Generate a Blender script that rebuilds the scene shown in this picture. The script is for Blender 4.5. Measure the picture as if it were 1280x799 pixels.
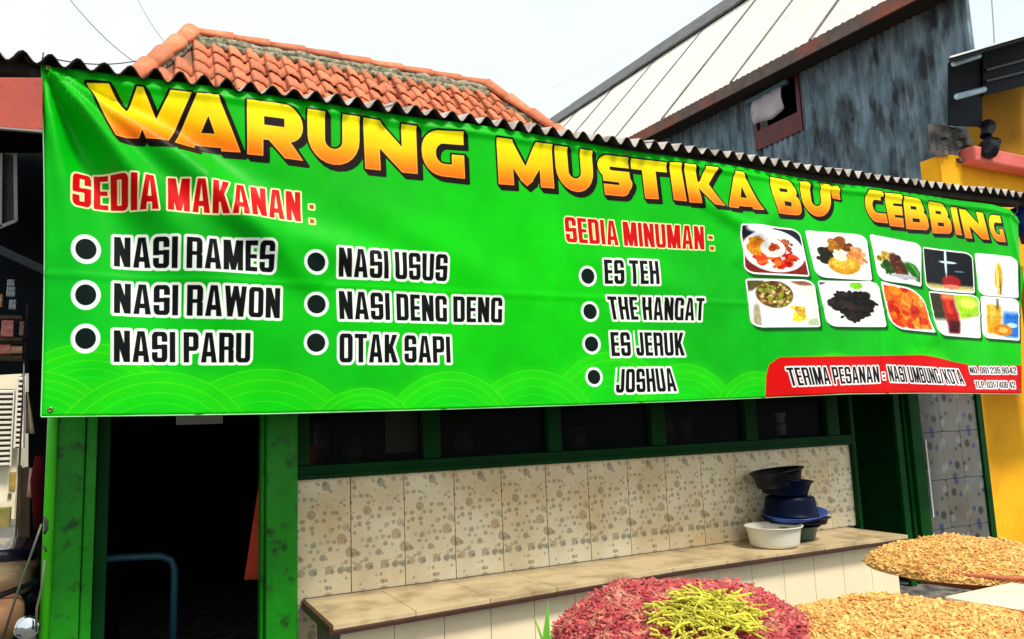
import bpy, bmesh, math, random
import numpy as np
from mathutils import Vector, Matrix, Euler
R_ = math.radians
for o in list(bpy.data.objects): bpy.data.objects.remove(o)
sc = bpy.context.scene
C = sc.collection

# ---------------------------------------------------------------- camera
FPX = 960.0                                     # focal length in pixels of a 1280 wide picture
AX = np.array([[0.89409524, 0.02724196, 0.44704762], [-0.44639722, 0.13527189, 0.88455132], [-0.03637606, -0.99043394, 0.13310669]])
EYE = np.array([0, 0, 1.55])
cam = bpy.data.cameras.new('camera'); cam.sensor_width = 36; cam.lens = 36*FPX/1280; cam.clip_start = .05; cam.clip_end = 3000
co = bpy.data.objects.new('camera', cam); C.objects.link(co)
rx, ry, rz = AX[:, 0], -AX[:, 1], -AX[:, 2]
co.matrix_world = Matrix(((rx[0], ry[0], rz[0], EYE[0]), (rx[1], ry[1], rz[1], EYE[1]), (rx[2], ry[2], rz[2], EYE[2]), (0, 0, 0, 1)))
sc.camera = co
def ray(px, py): return AX @ np.array([px-640, py-399.5, FPX])
def onY(px, py, y): d = ray(px, py); return Vector(EYE+d*((y-EYE[1])/d[1]))
def onX(px, py, x): d = ray(px, py); return Vector(EYE+d*((x-EYE[0])/d[0]))
def onZ(px, py, z): d = ray(px, py); return Vector(EYE+d*((z-EYE[2])/d[2]))

# ---------------------------------------------------------------- light: bright overcast noon
EL, AZ = 55, 165                                # sun elevation; azimuth measured from +Y towards +X (sun behind right shoulder)
w = bpy.data.worlds.new('World'); sc.world = w; w.use_nodes = True
nt = w.node_tree; bg = nt.nodes['Background']
sky = nt.nodes.new('ShaderNodeTexSky'); sky.sky_type = 'NISHITA'; sky.sun_disc = False
sky.sun_elevation = R_(EL); sky.sun_rotation = R_(AZ); sky.air_density = 1.0; sky.dust_density = 3.0; sky.ozone_density = 1.0
tc = nt.nodes.new('ShaderNodeTexCoord')
cn = nt.nodes.new('ShaderNodeTexNoise'); cn.inputs['Scale'].default_value = 1.6; cn.inputs['Detail'].default_value = 5
cr = nt.nodes.new('ShaderNodeValToRGB'); cr.color_ramp.elements[0].position = .35; cr.color_ramp.elements[0].color = (9.3, 10.5, 10.8, 1); cr.color_ramp.elements[1].position = .7; cr.color_ramp.elements[1].color = (10.9, 11.5, 11.6, 1)
mx = nt.nodes.new('ShaderNodeMixRGB'); mx.inputs[0].default_value = .8      # thin cloud sheet over the sky
nt.links.new(tc.outputs['Generated'], cn.inputs['Vector']); nt.links.new(cn.outputs['Fac'], cr.inputs['Fac'])
nt.links.new(sky.outputs[0], mx.inputs[1]); nt.links.new(cr.outputs[0], mx.inputs[2]); nt.links.new(mx.outputs[0], bg.inputs['Color'])
bg.inputs['Strength'].default_value = 0.09
sl_ = bpy.data.lights.new('sun', 'SUN'); sl_.energy = 3.2; sl_.angle = R_(12); sl_.color = (1, .93, .82)
so = bpy.data.objects.new('sun', sl_); C.objects.link(so)
sd = Vector((math.sin(R_(AZ))*math.cos(R_(EL)), math.cos(R_(AZ))*math.cos(R_(EL)), math.sin(R_(EL))))
so.rotation_euler = sd.to_track_quat('Z', 'Y').to_euler(); so.location = sd*30
sc.view_settings.view_transform = 'Standard'; sc.view_settings.look = 'None'; sc.view_settings.exposure = 0.3; sc.view_settings.gamma = 1
sc.view_settings.use_curve_mapping = False
sc.cycles.max_bounces = 6; sc.cycles.diffuse_bounces = 3; sc.cycles.use_denoising = True

# ---------------------------------------------------------------- helpers
def tag(o, label=None, cat=None, group=None, kind=None):
    if label: o['label'] = label
    if cat: o['category'] = cat
    if group: o['group'] = group
    if kind: o['kind'] = kind
    return o
def empty(name, loc, label, cat, group=None, rz=0):
    o = bpy.data.objects.new(name, None); C.objects.link(o); o.location = loc; o.rotation_euler.z = rz; o.empty_display_size = .2
    return tag(o, label, cat, group)
class MB:
    def __init__(s): s.v = []; s.f = []; s.uv = None
    def quad(s, *p):
        n = len(s.v); s.v += [tuple(q) for q in p]; s.f.append(tuple(range(n, n+len(p)))); return s
    def hexa(s, p):                              # 8 corners: bottom ring, top ring
        n = len(s.v); s.v += [tuple(q) for q in p]
        for f in ((3,2,1,0),(4,5,6,7),(0,1,5,4),(1,2,6,5),(2,3,7,6),(3,0,4,7)): s.f.append(tuple(n+i for i in f))
        return s
    def box(s, x0, x1, y0, y1, z0, z1):
        return s.hexa([(x0,y0,z0),(x1,y0,z0),(x1,y1,z0),(x0,y1,z0),(x0,y0,z1),(x1,y0,z1),(x1,y1,z1),(x0,y1,z1)])
    def beam(s, a, b, w, h, up=(0,0,1)):
        a, b, up = Vector(a), Vector(b), Vector(up); d = (b-a).normalized(); sd = d.cross(up).normalized()*w/2; u = sd.cross(d).normalized()*h/2
        return s.hexa([a-sd-u, a+sd-u, b+sd-u, b-sd-u, a-sd+u, a+sd+u, b+sd+u, b-sd+u])
    def tube(s, P, r, n=8, caps=True):
        P = [Vector(p) for p in P]; rs = r if isinstance(r, (list, tuple)) else [r]*len(P); base = len(s.v); ref = Vector((0,0,1))
        for i, p in enumerate(P):
            d = (P[min(i+1, len(P)-1)]-P[max(i-1, 0)]).normalized()
            if abs(d.dot(ref)) > .95: ref = Vector((1,0,0))
            a = d.cross(ref).normalized(); b = d.cross(a).normalized()
            for k in range(n): t = 2*math.pi*k/n; s.v.append(tuple(p+(a*math.cos(t)+b*math.sin(t))*rs[i]))
        for i in range(len(P)-1):
            for k in range(n):
                k2 = (k+1) % n; s.f.append((base+i*n+k, base+i*n+k2, base+(i+1)*n+k2, base+(i+1)*n+k))
        if caps: s.f.append(tuple(base+k for k in range(n))[::-1]); s.f.append(tuple(base+(len(P)-1)*n+k for k in range(n)))
        return s
    def lathe(s, prof, n=28, c=(0,0,0), M=None, sx=1):
        base = len(s.v)
        for r, z in prof:
            for k in range(n):
                t = 2*math.pi*k/n; p = Vector((r*math.cos(t)*sx, r*math.sin(t), z)); p = (M @ p) if M else p; s.v.append(tuple(p+Vector(c)))
        for i in range(len(prof)-1):
            for k in range(n):
                k2 = (k+1) % n; s.f.append((base+i*n+k, base+i*n+k2, base+(i+1)*n+k2, base+(i+1)*n+k))
        return s
    def build(s, name, m, parent=None, smooth=False, bevel=0, label=None, solid=0):
        me = bpy.data.meshes.new(name); me.from_pydata(s.v, [], s.f)
        if s.uv is not None:
            ul = me.uv_layers.new(name='UVMap'); li = np.zeros(len(me.loops), np.int32); me.loops.foreach_get('vertex_index', li)
            ul.data.foreach_set('uv', np.array(s.uv, np.float32)[li].ravel())
        me.materials.append(m)
        bm = bmesh.new(); bm.from_mesh(me); bmesh.ops.recalc_face_normals(bm, faces=bm.faces); bm.to_mesh(me); bm.free()
        if smooth:
            for p in me.polygons: p.use_smooth = True
        o = bpy.data.objects.new(name, me); C.objects.link(o)
        if parent is not None:
            o.parent = parent; o.matrix_parent_inverse = Matrix.Identity(4)
        if solid: md = o.modifiers.new('solid', 'SOLIDIFY'); md.thickness = solid; md.offset = 0
        if bevel: md = o.modifiers.new('bevel', 'BEVEL'); md.width = bevel; md.segments = 2; md.limit_method = 'ANGLE'; md.angle_limit = R_(40)
        if label: o['label'] = label
        return o
def inst(o, name=None, loc=None, rot=None, parent=None, scale=None):
    c = o.copy(); C.objects.link(c)
    if name: c.name = name
    if loc is not None: c.location = loc
    if rot is not None: c.rotation_euler = rot
    if scale is not None: c.scale = scale
    if parent is not None: c.parent = parent
    return c
def copy_tree(o, parent=None):
    c = o.copy(); C.objects.link(c)
    if parent is not None: c.parent = parent
    for ch in o.children: copy_tree(ch, c)
    return c

def mat(name, col, rough=.6, col2=None, scale=6, dirt=None, dscale=3, dlo=.5, dhi=.7, bump=.0, bscale=60, metal=0, spec=.5, trans=0, stretch=None, vary=0, coat=0, island=0):
    m = bpy.data.materials.new(name); m.use_nodes = True; N = m.node_tree.nodes; L = m.node_tree.links; b = N['Principled BSDF']
    b.inputs['Roughness'].default_value = rough; b.inputs['Metallic'].default_value = metal; b.inputs['Specular IOR Level'].default_value = spec
    b.inputs['Coat Weight'].default_value = coat
    tcn = N.new('ShaderNodeTexCoord'); vec = tcn.outputs['Object']
    if stretch: mp = N.new('ShaderNodeMapping'); mp.inputs['Scale'].default_value = stretch; L.new(vec, mp.inputs['Vector']); vec = mp.outputs[0]
    def noise(sc_, det=4):
        n = N.new('ShaderNodeTexNoise'); n.inputs['Scale'].default_value = sc_; n.inputs['Detail'].default_value = det; n.inputs['Roughness'].default_value = .6; L.new(vec, n.inputs['Vector']); return n.outputs['Fac']
    def ramp(src, p0, c0, p1, c1):
        r = N.new('ShaderNodeValToRGB'); e = r.color_ramp.elements; e[0].position = p0; e[0].color = (*c0, 1); e[1].position = p1; e[1].color = (*c1, 1); L.new(src, r.inputs['Fac']); return r.outputs[0]
    c2 = col2 or tuple(x*.82 for x in col)
    out = ramp(noise(scale), .35, col, .68, c2)
    if dirt:
        f = ramp(noise(dscale, 7), dlo, (0,0,0), dhi, (1,1,1)); mxn = N.new('ShaderNodeMixRGB'); L.new(f, mxn.inputs[0]); L.new(out, mxn.inputs[1]); mxn.inputs[2].default_value = (*dirt, 1); out = mxn.outputs[0]
    if vary or island:
        src = N.new('ShaderNodeNewGeometry').outputs['Random Per Island'] if island else N.new('ShaderNodeObjectInfo').outputs['Random']
        vv = island or vary
        hs = N.new('ShaderNodeHueSaturation'); mr = N.new('ShaderNodeMapRange'); mr.inputs['To Min'].default_value = 1-vv; mr.inputs['To Max'].default_value = 1+vv*.6
        L.new(src, mr.inputs[0]); L.new(mr.outputs[0], hs.inputs['Value']); L.new(out, hs.inputs['Color']); out = hs.outputs[0]
    L.new(out, b.inputs['Base Color'])
    if bump:
        bn = N.new('ShaderNodeBump'); bn.inputs['Strength'].default_value = bump; bn.inputs['Distance'].default_value = .01; L.new(noise(bscale, 6), bn.inputs['Height']); L.new(bn.outputs[0], b.inputs['Normal'])
    return m
TITLE = [('W', (-0.189, 3.07), (0.229, 3.081), (0.237, 2.827), (-0.177, 2.822)), ('A', (0.157, 3.077), (0.443, 3.092), (0.445, 2.831), (0.162, 2.825)), ('R', (0.467, 3.086), (0.726, 3.095), (0.728, 2.824), (0.472, 2.825)), ('U', (0.748, 3.089), (1.009, 3.093), (1.006, 2.828), (0.749, 2.825)), ('N', (1.026, 3.092), (1.308, 3.089), (1.311, 2.833), (1.034, 2.827)), ('G', (1.335, 3.076), (1.565, 3.089), (1.575, 2.837), (1.336, 2.837)), ('M', (1.758, 3.084), (2.106, 3.092), (2.116, 2.841), (1.769, 2.828)), ('U', (2.121, 3.088), (2.379, 3.093), (2.386, 2.838), (2.136, 2.837)), ('S', (2.41, 3.083), (2.649, 3.089), (2.672, 2.85), (2.43, 2.842)), ('T', (2.655, 3.087), (2.909, 3.087), (2.927, 2.856), (2.672, 2.848)), ('I', (2.931, 3.09), (3.018, 3.097), (3.046, 2.856), (2.951, 2.857)), ('K', (3.039, 3.096), (3.314, 3.1), (3.346, 2.853), (3.063, 2.851)), ('A', (3.372, 3.09), (3.588, 3.096), (3.659, 2.853), (3.373, 2.849)), ('B', (3.751, 3.092), (4.009, 3.086), (4.041, 2.859), (3.784, 2.843)), ('U', (4.028, 3.1), (4.335, 3.11), (4.316, 2.867), (4.056, 2.863)), ("'", (4.328, 3.101), (4.412, 3.106), (4.42, 3.005), (4.345, 3.01)), ('C', (4.641, 3.109), (4.837, 3.106), (4.88, 2.875), (4.669, 2.872)), ('E', (4.857, 3.097), (5.06, 3.11), (5.059, 2.861), (4.897, 2.858)), ('B', (5.08, 3.097), (5.335, 3.096), (5.359, 2.863), (5.086, 2.852)), ('B', (5.362, 3.087), (5.626, 3.087), (5.641, 2.862), (5.396, 2.847)), ('I', (5.642, 3.075), (5.721, 3.078), (5.755, 2.859), (5.682, 2.861)), ('N', (5.745, 3.073), (6.022, 3.059), (6.066, 2.844), (5.795, 2.842)), ('G', (6.068, 3.05), (6.238, 3.054), (6.274, 2.838), (6.097, 2.837))]
LINES = [('SEDIA MAKANAN', 'r', (-0.226, 2.664), (0.713, 2.668), (0.713, 2.52), (-0.221, 2.517)), ('NASI RAMES', 'k', (-0.063, 2.402), (0.59, 2.409), (0.591, 2.271), (-0.06, 2.271)), ('NASI RAWON', 'k', (-0.057, 2.197), (0.621, 2.2), (0.619, 2.061), (-0.054, 2.068)), ('NASI PARU', 'k', (-0.052, 1.994), (0.493, 1.991), (0.494, 1.86), (-0.048, 1.861)), ('NASI USUS', 'k', (0.888, 2.408), (1.462, 2.419), (1.458, 2.281), (0.891, 2.269)), ('NASI DENG DENG', 'k', (0.891, 2.2), (1.77, 2.208), (1.765, 2.075), (0.896, 2.066)), ('OTAK SAPI', 'k', (0.895, 1.998), (1.467, 1.996), (1.466, 1.862), (0.894, 1.86)), ('SEDIA MINUMAN', 'r', (2.173, 2.685), (3.161, 2.707), (3.159, 2.562), (2.178, 2.538)), ('ES TEH', 'k', (2.419, 2.454), (2.803, 2.469), (2.797, 2.328), (2.421, 2.314)), ('THE HANGAT', 'k', (2.429, 2.242), (3.128, 2.258), (3.116, 2.121), (2.445, 2.109)), ('ES JERUK', 'k', (2.435, 2.037), (2.965, 2.045), (2.964, 1.908), (2.436, 1.9)), ('JOSHUA', 'k', (2.467, 1.827), (2.864, 1.833), (2.884, 1.697), (2.447, 1.694)), ('TERIMA PESANAN', 'b', (3.749, 1.833), (4.641, 1.844), (4.639, 1.734), (3.785, 1.718)), (':', 'b', (4.675, 1.81), (4.695, 1.81), (4.698, 1.749), (4.678, 1.749)), ('NASI UMBUNG/KOTA', 'b', (4.734, 1.849), (5.509, 1.817), (5.55, 1.708), (4.748, 1.738)), ('NO. 081 235 9042', 'b', (5.626, 1.837), (6.223, 1.837), (6.224, 1.787), (5.636, 1.79)), ('TLP. 031 7408 42', 'b', (5.673, 1.73), (6.19, 1.725), (6.19, 1.675), (5.674, 1.682))]
DOTS = [(0.756, 2.612, 0.777, 2.592), (0.756, 2.539, 0.777, 2.518), (3.193, 2.651, 3.227, 2.629), (3.202, 2.585, 3.232, 2.562)]
BULLETS = [(-0.165, 2.332, 0.0445, 0.0637, 0.038, 0.0544), (-0.159, 2.138, 0.0438, 0.0628, 0.0378, 0.0541), (-0.154, 1.957, 0.0432, 0.0619, 0.0376, 0.0537), (0.782, 2.33, 0.0445, 0.06, 0.0432, 0.0582), (0.787, 2.133, 0.0439, 0.0592, 0.0429, 0.0579), (0.785, 1.952, 0.0433, 0.0584, 0.0426, 0.0575), (2.308, 2.352, 0.0437, 0.0599, 0.0434, 0.0594), (2.312, 2.151, 0.0432, 0.0591, 0.0432, 0.0591), (2.31, 1.968, 0.0426, 0.0583, 0.0429, 0.0587), (2.313, 1.784, 0.0399, 0.0554, 0.0405, 0.0562)]
FRAMES = [[(3.441, 2.745), (3.992, 2.758), (4.038, 2.437), (3.453, 2.422)], [(4.042, 2.759), (4.644, 2.773), (4.663, 2.445), (4.099, 2.441)], [(4.675, 2.783), (5.227, 2.75), (5.187, 2.427), (4.732, 2.457)], [(5.246, 2.733), (5.857, 2.729), (5.827, 2.406), (5.238, 2.408)], [(5.879, 2.73), (6.384, 2.725), (6.363, 2.39), (5.869, 2.395)], [(3.454, 2.393), (4.074, 2.42), (4.095, 2.102), (3.478, 2.083)], [(4.106, 2.417), (4.726, 2.445), (4.772, 2.121), (4.158, 2.107)], [(4.751, 2.449), (5.195, 2.388), (5.274, 2.088), (4.806, 2.113)], [(5.264, 2.4), (5.876, 2.395), (5.835, 2.059), (5.304, 2.071)], [(5.889, 2.39), (6.368, 2.385), (6.314, 2.046), (5.856, 2.063)]]
PILL = [(3.571, 1.643), (3.587, 1.783), (3.614, 1.853), (3.701, 1.899), (4.344, 1.911), (5.085, 1.924), (5.26, 1.91), (5.437, 1.879), (5.666, 1.849), (6.342, 1.853), (6.288, 1.593)]
HILLS = [(-0.325, 1.52, 0.301), (0.122, 1.4, 0.419), (0.558, 1.374, 0.455), (1.012, 1.458, 0.279), (1.459, 1.437, 0.378), (1.933, 1.415, 0.408), (2.441, 1.478, 0.446), (2.942, 1.436, 0.421), (3.503, 1.438, 0.37), (4.215, 1.516, 0.413), (5.159, 1.574, 0.403), (-0.134, 1.608, 0.328)]
B_TOP = [(-0.355, 3.119), (0.002, 3.122), (0.439, 3.128), (1.01, 3.14), (1.669, 3.14), (2.437, 3.139), (3.342, 3.129), (4.428, 3.121), (5.563, 3.138), (6.161, 3.139), (6.391, 3.121), (6.51, 3.065)]
B_BOT = [(-0.298, 1.642), (0.132, 1.636), (0.591, 1.63), (1.274, 1.629), (2.089, 1.632), (2.9, 1.639), (3.592, 1.648), (4.31, 1.659), (5.041, 1.653), (5.675, 1.64), (6.263, 1.628)]
EAVE = [(-0.657, 3.133), (-0.497, 3.134), (0.002, 3.135), (0.433, 3.143), (0.998, 3.157), (1.65, 3.169), (2.692, 3.178), (4.003, 3.194), (5.233, 3.215), (6.481, 3.245), (7.111, 3.261)]
# ---------------------------------------------------------------- banner print (drawn in numpy, metres on the cloth)
BX0, BX1, BZ0, BZ1, PPM = -0.42, 6.62, 1.58, 3.18, 620
TW, TH = int((BX1-BX0)*PPM), int((BZ1-BZ0)*PPM)
CAN = np.zeros((TH, TW, 3), np.float32)

def arc(cx_, cy_, r, a0, a1, n=7):
    return [(cx_+r*math.cos(math.radians(a0+(a1-a0)*i/(n-1))), cy_+r*math.sin(math.radians(a0+(a1-a0)*i/(n-1)))) for i in range(n)]
def rr(x0, y0, x1, y1, bl=0, br=0, tr=0, tl=0, k=1.0):
    """rectangle with rounded corners; k squashes the corner radius horizontally"""
    P = []
    for (x, y, r, a) in ((x0, y0, bl, 180), (x1, y0, br, 270), (x1, y1, tr, 0), (x0, y1, tl, 90)):
        if r <= 0: P.append((x, y)); continue
        sx = 1 if x == x0 else -1; sy = 1 if y == y0 else -1
        P += [(x+sx*r*k+(px-0)*k, y+sy*r+py) for px, py in arc(0, 0, r, a, a+90)]
    return P

def glyph(ch, w, s, h, r, k):
    """(width, added outlines, removed outlines); cap height 1, stem s, bar h, outer radius r"""
    c = w/2; e = .004; ir = max(r-h, .03)
    if ch == 'I': return s, [rr(0,0,s,1)], []
    if ch == '.': return s, [rr(0,0,s,.17)], []
    if ch == ':': return s, [rr(0,.1,s,.3), rr(0,.6,s,.8)], []
    if ch == '/': return .4, [[(0,0),(.14,0),(.4,1),(.26,1)]], []
    if ch == "'": return s, [rr(0,0,s,1)], []
    if ch == 'L': return w*.85, [rr(0,0,s,1), rr(0,0,w*.85,h)], []
    if ch == 'T': return w*.95, [rr(0,1-h,w*.95,1), rr(w*.475-s/2,0,w*.475+s/2,1)], []
    if ch == 'H': return w, [rr(0,0,s,1), rr(w-s,0,w,1), rr(0,.43,w,.43+h)], []
    if ch == 'E': return w*.82, [rr(0,0,s,1), rr(0,0,w*.82,h), rr(0,1-h,w*.82,1), rr(0,.5-h*.45,w*.78,.5+h*.45)], []
    if ch == 'N': return w, [rr(0,0,s,1), rr(w-s,0,w,1), [(0,1),(s*1.05,1),(w,0),(w-s*1.05,0)]], []
    if ch == 'M':
        W = w*1.32; return W, [rr(0,0,s,1), rr(W-s,0,W,1), [(0,1),(s*1.3,1),(W/2+s*.42,0),(W/2-s*.42,0)], [(W,1),(W-s*1.3,1),(W/2-s*.42,0),(W/2+s*.42,0)]], []
    if ch == 'W':
        W = w*1.45; t = s*.92
        return W, [[(0,1),(t,1),(W*.25+t*.55,0),(W*.25-t*.5,0)], [(W*.25-t*.5,0),(W*.25+t*.5,0),(W/2+t*.45,1),(W/2-t*.45,1)],
                   [(W/2-t*.45,1),(W/2+t*.45,1),(W*.75+t*.5,0),(W*.75-t*.5,0)], [(W*.75-t*.55,0),(W*.75+t*.5,0),(W,1),(W-t,1)]], []
    if ch == 'A':
        W = w*1.08; c = W/2
        return W, [[(0,0),(c-s*.62,1),(c+s*.62,1),(W,0)]], [[(s*.98,-.1),(s*1.06,.2),(W-s*1.06,.2),(W-s*.98,-.1)], [(c-s*.3,.36),(c,.86),(c+s*.3,.36)]]
    if ch == 'K': return w*1.06, [rr(0,0,s,1), [(s*.6,.36),(w*1.02-s*1.1,1),(w*1.02,1),(s*1.3,.32)], [(s*.8,.62),(s*1.5,.72),(w*1.06,0),(w*1.06-s*1.15,0)]], []
    if ch == 'Y': return w, [rr(c-s/2,0,c+s/2,.5), [(0,1),(s,1),(c+s/2,.4),(c-s/2,.4)], [(w,1),(w-s,1),(c-s/2,.4),(c+s/2,.4)]], []
    if ch == 'O' or ch == '0': return w, [rr(0,0,w,1,r,r,r,r,k)], [rr(s,h,w-s,1-h,ir,ir,ir,ir,k)]
    if ch == 'D': return w, [rr(0,0,w,1,0,r,r,0,k)], [rr(s,h,w-s,1-h,0,ir,ir,0,k)]
    if ch == 'U': return w, [rr(0,0,w,1,r,r,0,0,k)], [rr(s,h,w-s,1.2,ir,ir,0,0,k)]
    if ch == 'J': return w*.86, [rr(0,0,w*.86,1,r,r,0,0,k)], [rr(s,h,w*.86-s,1.2,ir,ir,0,0,k), rr(-.1,.34,w*.86-s,1.2)]
    if ch == 'C': return w, [rr(0,0,w,1,r,r,r,r,k)], [rr(s,h,w-s,1-h,ir,ir,ir,ir,k), rr(w-s-e,.38,w+.1,.63)]
    if ch == 'G': return w, [rr(0,0,w,1,r,r*.3,r,r,k)], [rr(s,h,w-s,1-h,ir,0,ir,ir,k), rr(w-s-e,.54,w+.1,.66)] if w < .7 else [rr(s,h,w-s,.53,ir,0,0,0,k), rr(s,.5,w+.1,1-h,0,0,0,ir,k)]
    if ch == 'P': return w, [rr(0,0,s,1), rr(0,.38,w,1,0,r,r,0,k)], [rr(s,.38+h,w-s,1-h,0,ir,ir,0,k)]
    if ch == 'B': return w, [rr(0,0,w,.53,0,r,r*.7,0,k), rr(0,.47,w*.96,1,0,r*.7,r,0,k)], [rr(s,h,w-s,.5-h*.42,0,ir,ir,0,k), rr(s,.5+h*.42,w*.96-s,1-h,0,ir,ir,0,k)]
    if ch == 'R': return w, [rr(0,0,s,1), rr(0,.42,w,1,0,r*.7,r,0,k), rr(w-s,0,w,.46,0,0,r*.4,0,k) if w < .7 else [(w*.36,.46),(w*.78,.46),(w,0),(w*.64,0)]], [rr(s,.4+h*.95,w-s,1-h,0,ir,ir,0,k)]
    if ch == 'S': return w, [rr(0,0,w,1,r,r,r,r,k)], [rr(s,.57,w-s,1-h,0,ir,ir,ir,k), rr(w-s-e,.585,w+.1,.67), rr(s,h,w-s,.43,ir,ir,0,0,k), rr(-.1,.33,s+e,.415), [(s,.57),(w-s,.57),(s,.63)], [(s,.43),(w-s,.43),(w-s,.37)]]
    if ch == '8': return w, [rr(0,0,w,.53,r,r,r*.7,r*.7,k), rr(0,.47,w,1,r*.7,r*.7,r,r,k)], [rr(s,h,w-s,.5-h*.4,ir,ir,ir,ir,k), rr(s,.5+h*.4,w-s,1-h,ir,ir,ir,ir,k)]
    if ch == '9': return w, [rr(0,0,w,1,r,r,r,r,k)], [rr(s,.56,w-s,1-h,ir,ir,ir,ir,k), rr(-.1,.3,s+e,.42), rr(s,h,w-s,.4,ir,ir,0,0,k)]
    if ch == '1': return s*1.5, [rr(s*.5,0,s*1.5,1), [(0,.72),(s*.5,.8),(s*.5,1),(s*.3,1)]], []
    if ch == '2': return w, [rr(0,0,w,1,0,0,r,r,k)], [rr(s,.55,w-s,1-h,0,0,ir,ir,k), rr(-.1,.5,s+e,.66), [(s*.9,h),(w+.1,h),(w+.1,.46),(w-s,.46)], [(-.1,.1),(0,.2),(w-s,.55),(-.1,.55)]]
    if ch == '3': return w, [rr(0,0,w,.53,r,r,r*.7,0,k), rr(0,.47,w,1,0,r*.7,r,r,k)], [rr(s,h,w-s,.5-h*.4,ir,ir,ir,ir,k), rr(s,.5+h*.4,w-s,1-h,ir,ir,ir,ir,k), rr(-.1,.33,s+e,.67)]
    if ch == '4': return w, [rr(w-s*1.4,0,w-s*.4,1), rr(0,.2,w,.2+h), [(0,.2),(0,.34),(w-s*1.4,1),(w-s*.4,1),(w-s*.9,.2)]], [[(s,.36),(w-s*1.4,.36),(w-s*1.4,.75)]]
    if ch == '5': return w, [rr(0,0,w,1,r,r,0,0,k)], [rr(s,.67,w+.1,1-h), rr(s,h,w-s,.5,ir,ir,ir,0,k), rr(-.1,.33,s+e,.45)]
    if ch == '7': return w, [rr(0,1-h,w,1), [(w-s,1),(w,1),(s*1.6,0),(s*.5,0)]], []
    return 0.25, [], []

TITLE_W = [(0,1),(.21,1),(.365,.5),(.47,1.0),(.53,1.0),(.65,.475),(.79,1),(1,1),(.76,0),(.545,0),(.51,.15),(.48,0),(.26,0)]
def title_glyph(ch):
    if ch == 'W': return [TITLE_W], []
    if ch == 'A': return [[(0,0),(.33,1),(.65,1),(1,0)]], [[(.3,-.1),(.3,.06),(.7,.06),(.7,-.1)], [(.40,.3),(.5,.6),(.6,.3)]]
    if ch == 'M': return [rr(0,0,.27,1), rr(.75,0,1,1), [(0,1),(.27,1),(.62,.13),(.5,0),(.4,.12),(.1,.7)], [(1,1),(.69,1),(.38,.13),(.5,0),(.6,.12),(.85,.6)]], []
    if ch == 'N': return [rr(0,0,.29,1), rr(.71,0,1,1), [(0,1),(.3,1),(1,.2),(1,0),(.7,0),(.12,.62)]], []
    if ch == 'U': return [rr(0,0,1,1,.52,.52,0,0,.95)], [rr(.33,.31,.66,1.2,.16,.16,0,0)]
    if ch == 'S': return [rr(.12,0,.9,.52,0,.26,.26,0,1.0), rr(0,.42,.95,1,.3,.0,.0,.3,1.1), rr(.5,.1,1,.62,0,.3,.3,0)], [rr(.36,.64,1.2,.73,.04,0,0,.04), rr(-.2,.28,.6,.35,0,.03,.03,0), [(-.1,-.1),(.03,-.1),(.12,.3),(-.1,.3)], [(.95,.6),(.95,.735),(1.2,.735),(1.2,.5)]]
    if ch == 'T': return [rr(0,.74,1,1), rr(.3,0,.68,1)], []
    if ch in "I'": return [rr(0,0,1,1)], []
    if ch == 'K': return [rr(0,0,.32,1), [(.3,.42),(.62,1),(.98,1),(.5,.36)], [(.3,.55),(.55,.65),(1,0),(.66,0),(.3,.42)]], []
    if ch == 'B': return [rr(0,0,1,.58,0,.22,.22,0), rr(0,.5,.9,1,0,.2,.36,0)], [rr(.32,.24,.62,.36), rr(.3,.64,.56,.74)]
    if ch == 'E': return [rr(0,0,1,1)], [rr(.46,.28,1.2,.36), rr(.46,.63,1.2,.71)]
    if ch == 'C': return [rr(0,0,1,1,.5,0,0,.5,.9)], [rr(.36,.3,1.2,.7,.2,.05,.05,.2), [(.85,.6),(1.2,.6),(1.2,.9),(.85,.8)]]
    if ch == 'G': return [rr(0,0,1,1,.5,0,0,.42,.9)], [rr(.33,.28,.7,.72,.2,0,0,.2), rr(.45,.5,1.2,.72)]
    if ch == 'R': return [rr(0,0,.28,1), rr(0,.3,1,1,0,.3,.36,0), [(.3,.38),(.72,.38),(1,0),(.66,0)]], [rr(.3,.58,.66,.74)]
    return [], []

def sdf(polys, X, Z):
    """signed distance (metres, negative inside) of the union of closed outlines"""
    out = np.full(X.shape, 9., np.float32)
    for P in polys:
        P = np.array(P, np.float32); d = np.full(X.shape, 81., np.float32); ins = np.zeros(X.shape, bool)
        for a, b in zip(P, np.roll(P, -1, 0)):
            e = b-a; L2 = float(e@e)
            if L2 < 1e-12: continue
            wx, wz = X-a[0], Z-a[1]
            t = np.clip((wx*e[0]+wz*e[1])/L2, 0, 1)
            d = np.minimum(d, (wx-t*e[0])**2+(wz-t*e[1])**2)
            if a[1] != b[1]:
                cr = ((a[1] > Z) != (b[1] > Z)) & (X < a[0]+(Z-a[1])*e[0]/e[1])
                ins ^= cr
        d = np.sqrt(d); out = np.minimum(out, np.where(ins, -d, d))
    return out
def window(x0, z0, x1, z1):
    i0, i1 = max(0, int((x0-BX0)*PPM)), min(TW, int((x1-BX0)*PPM)+1)
    j0, j1 = max(0, int((z0-BZ0)*PPM)), min(TH, int((z1-BZ0)*PPM)+1)
    X, Z = np.meshgrid(BX0+(np.arange(i0, i1)+.5)/PPM, BZ0+(np.arange(j0, j1)+.5)/PPM)
    return (slice(j0, j1), slice(i0, i1)), X.astype(np.float32), Z.astype(np.float32)
def paint(sl, cover, col):
    cover = np.clip(cover, 0, 1)[..., None]
    CAN[sl] = CAN[sl]*(1-cover)+np.array(col, np.float32)*cover
def fill(d): return np.clip(.5-d*PPM, 0, 1)
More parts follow.
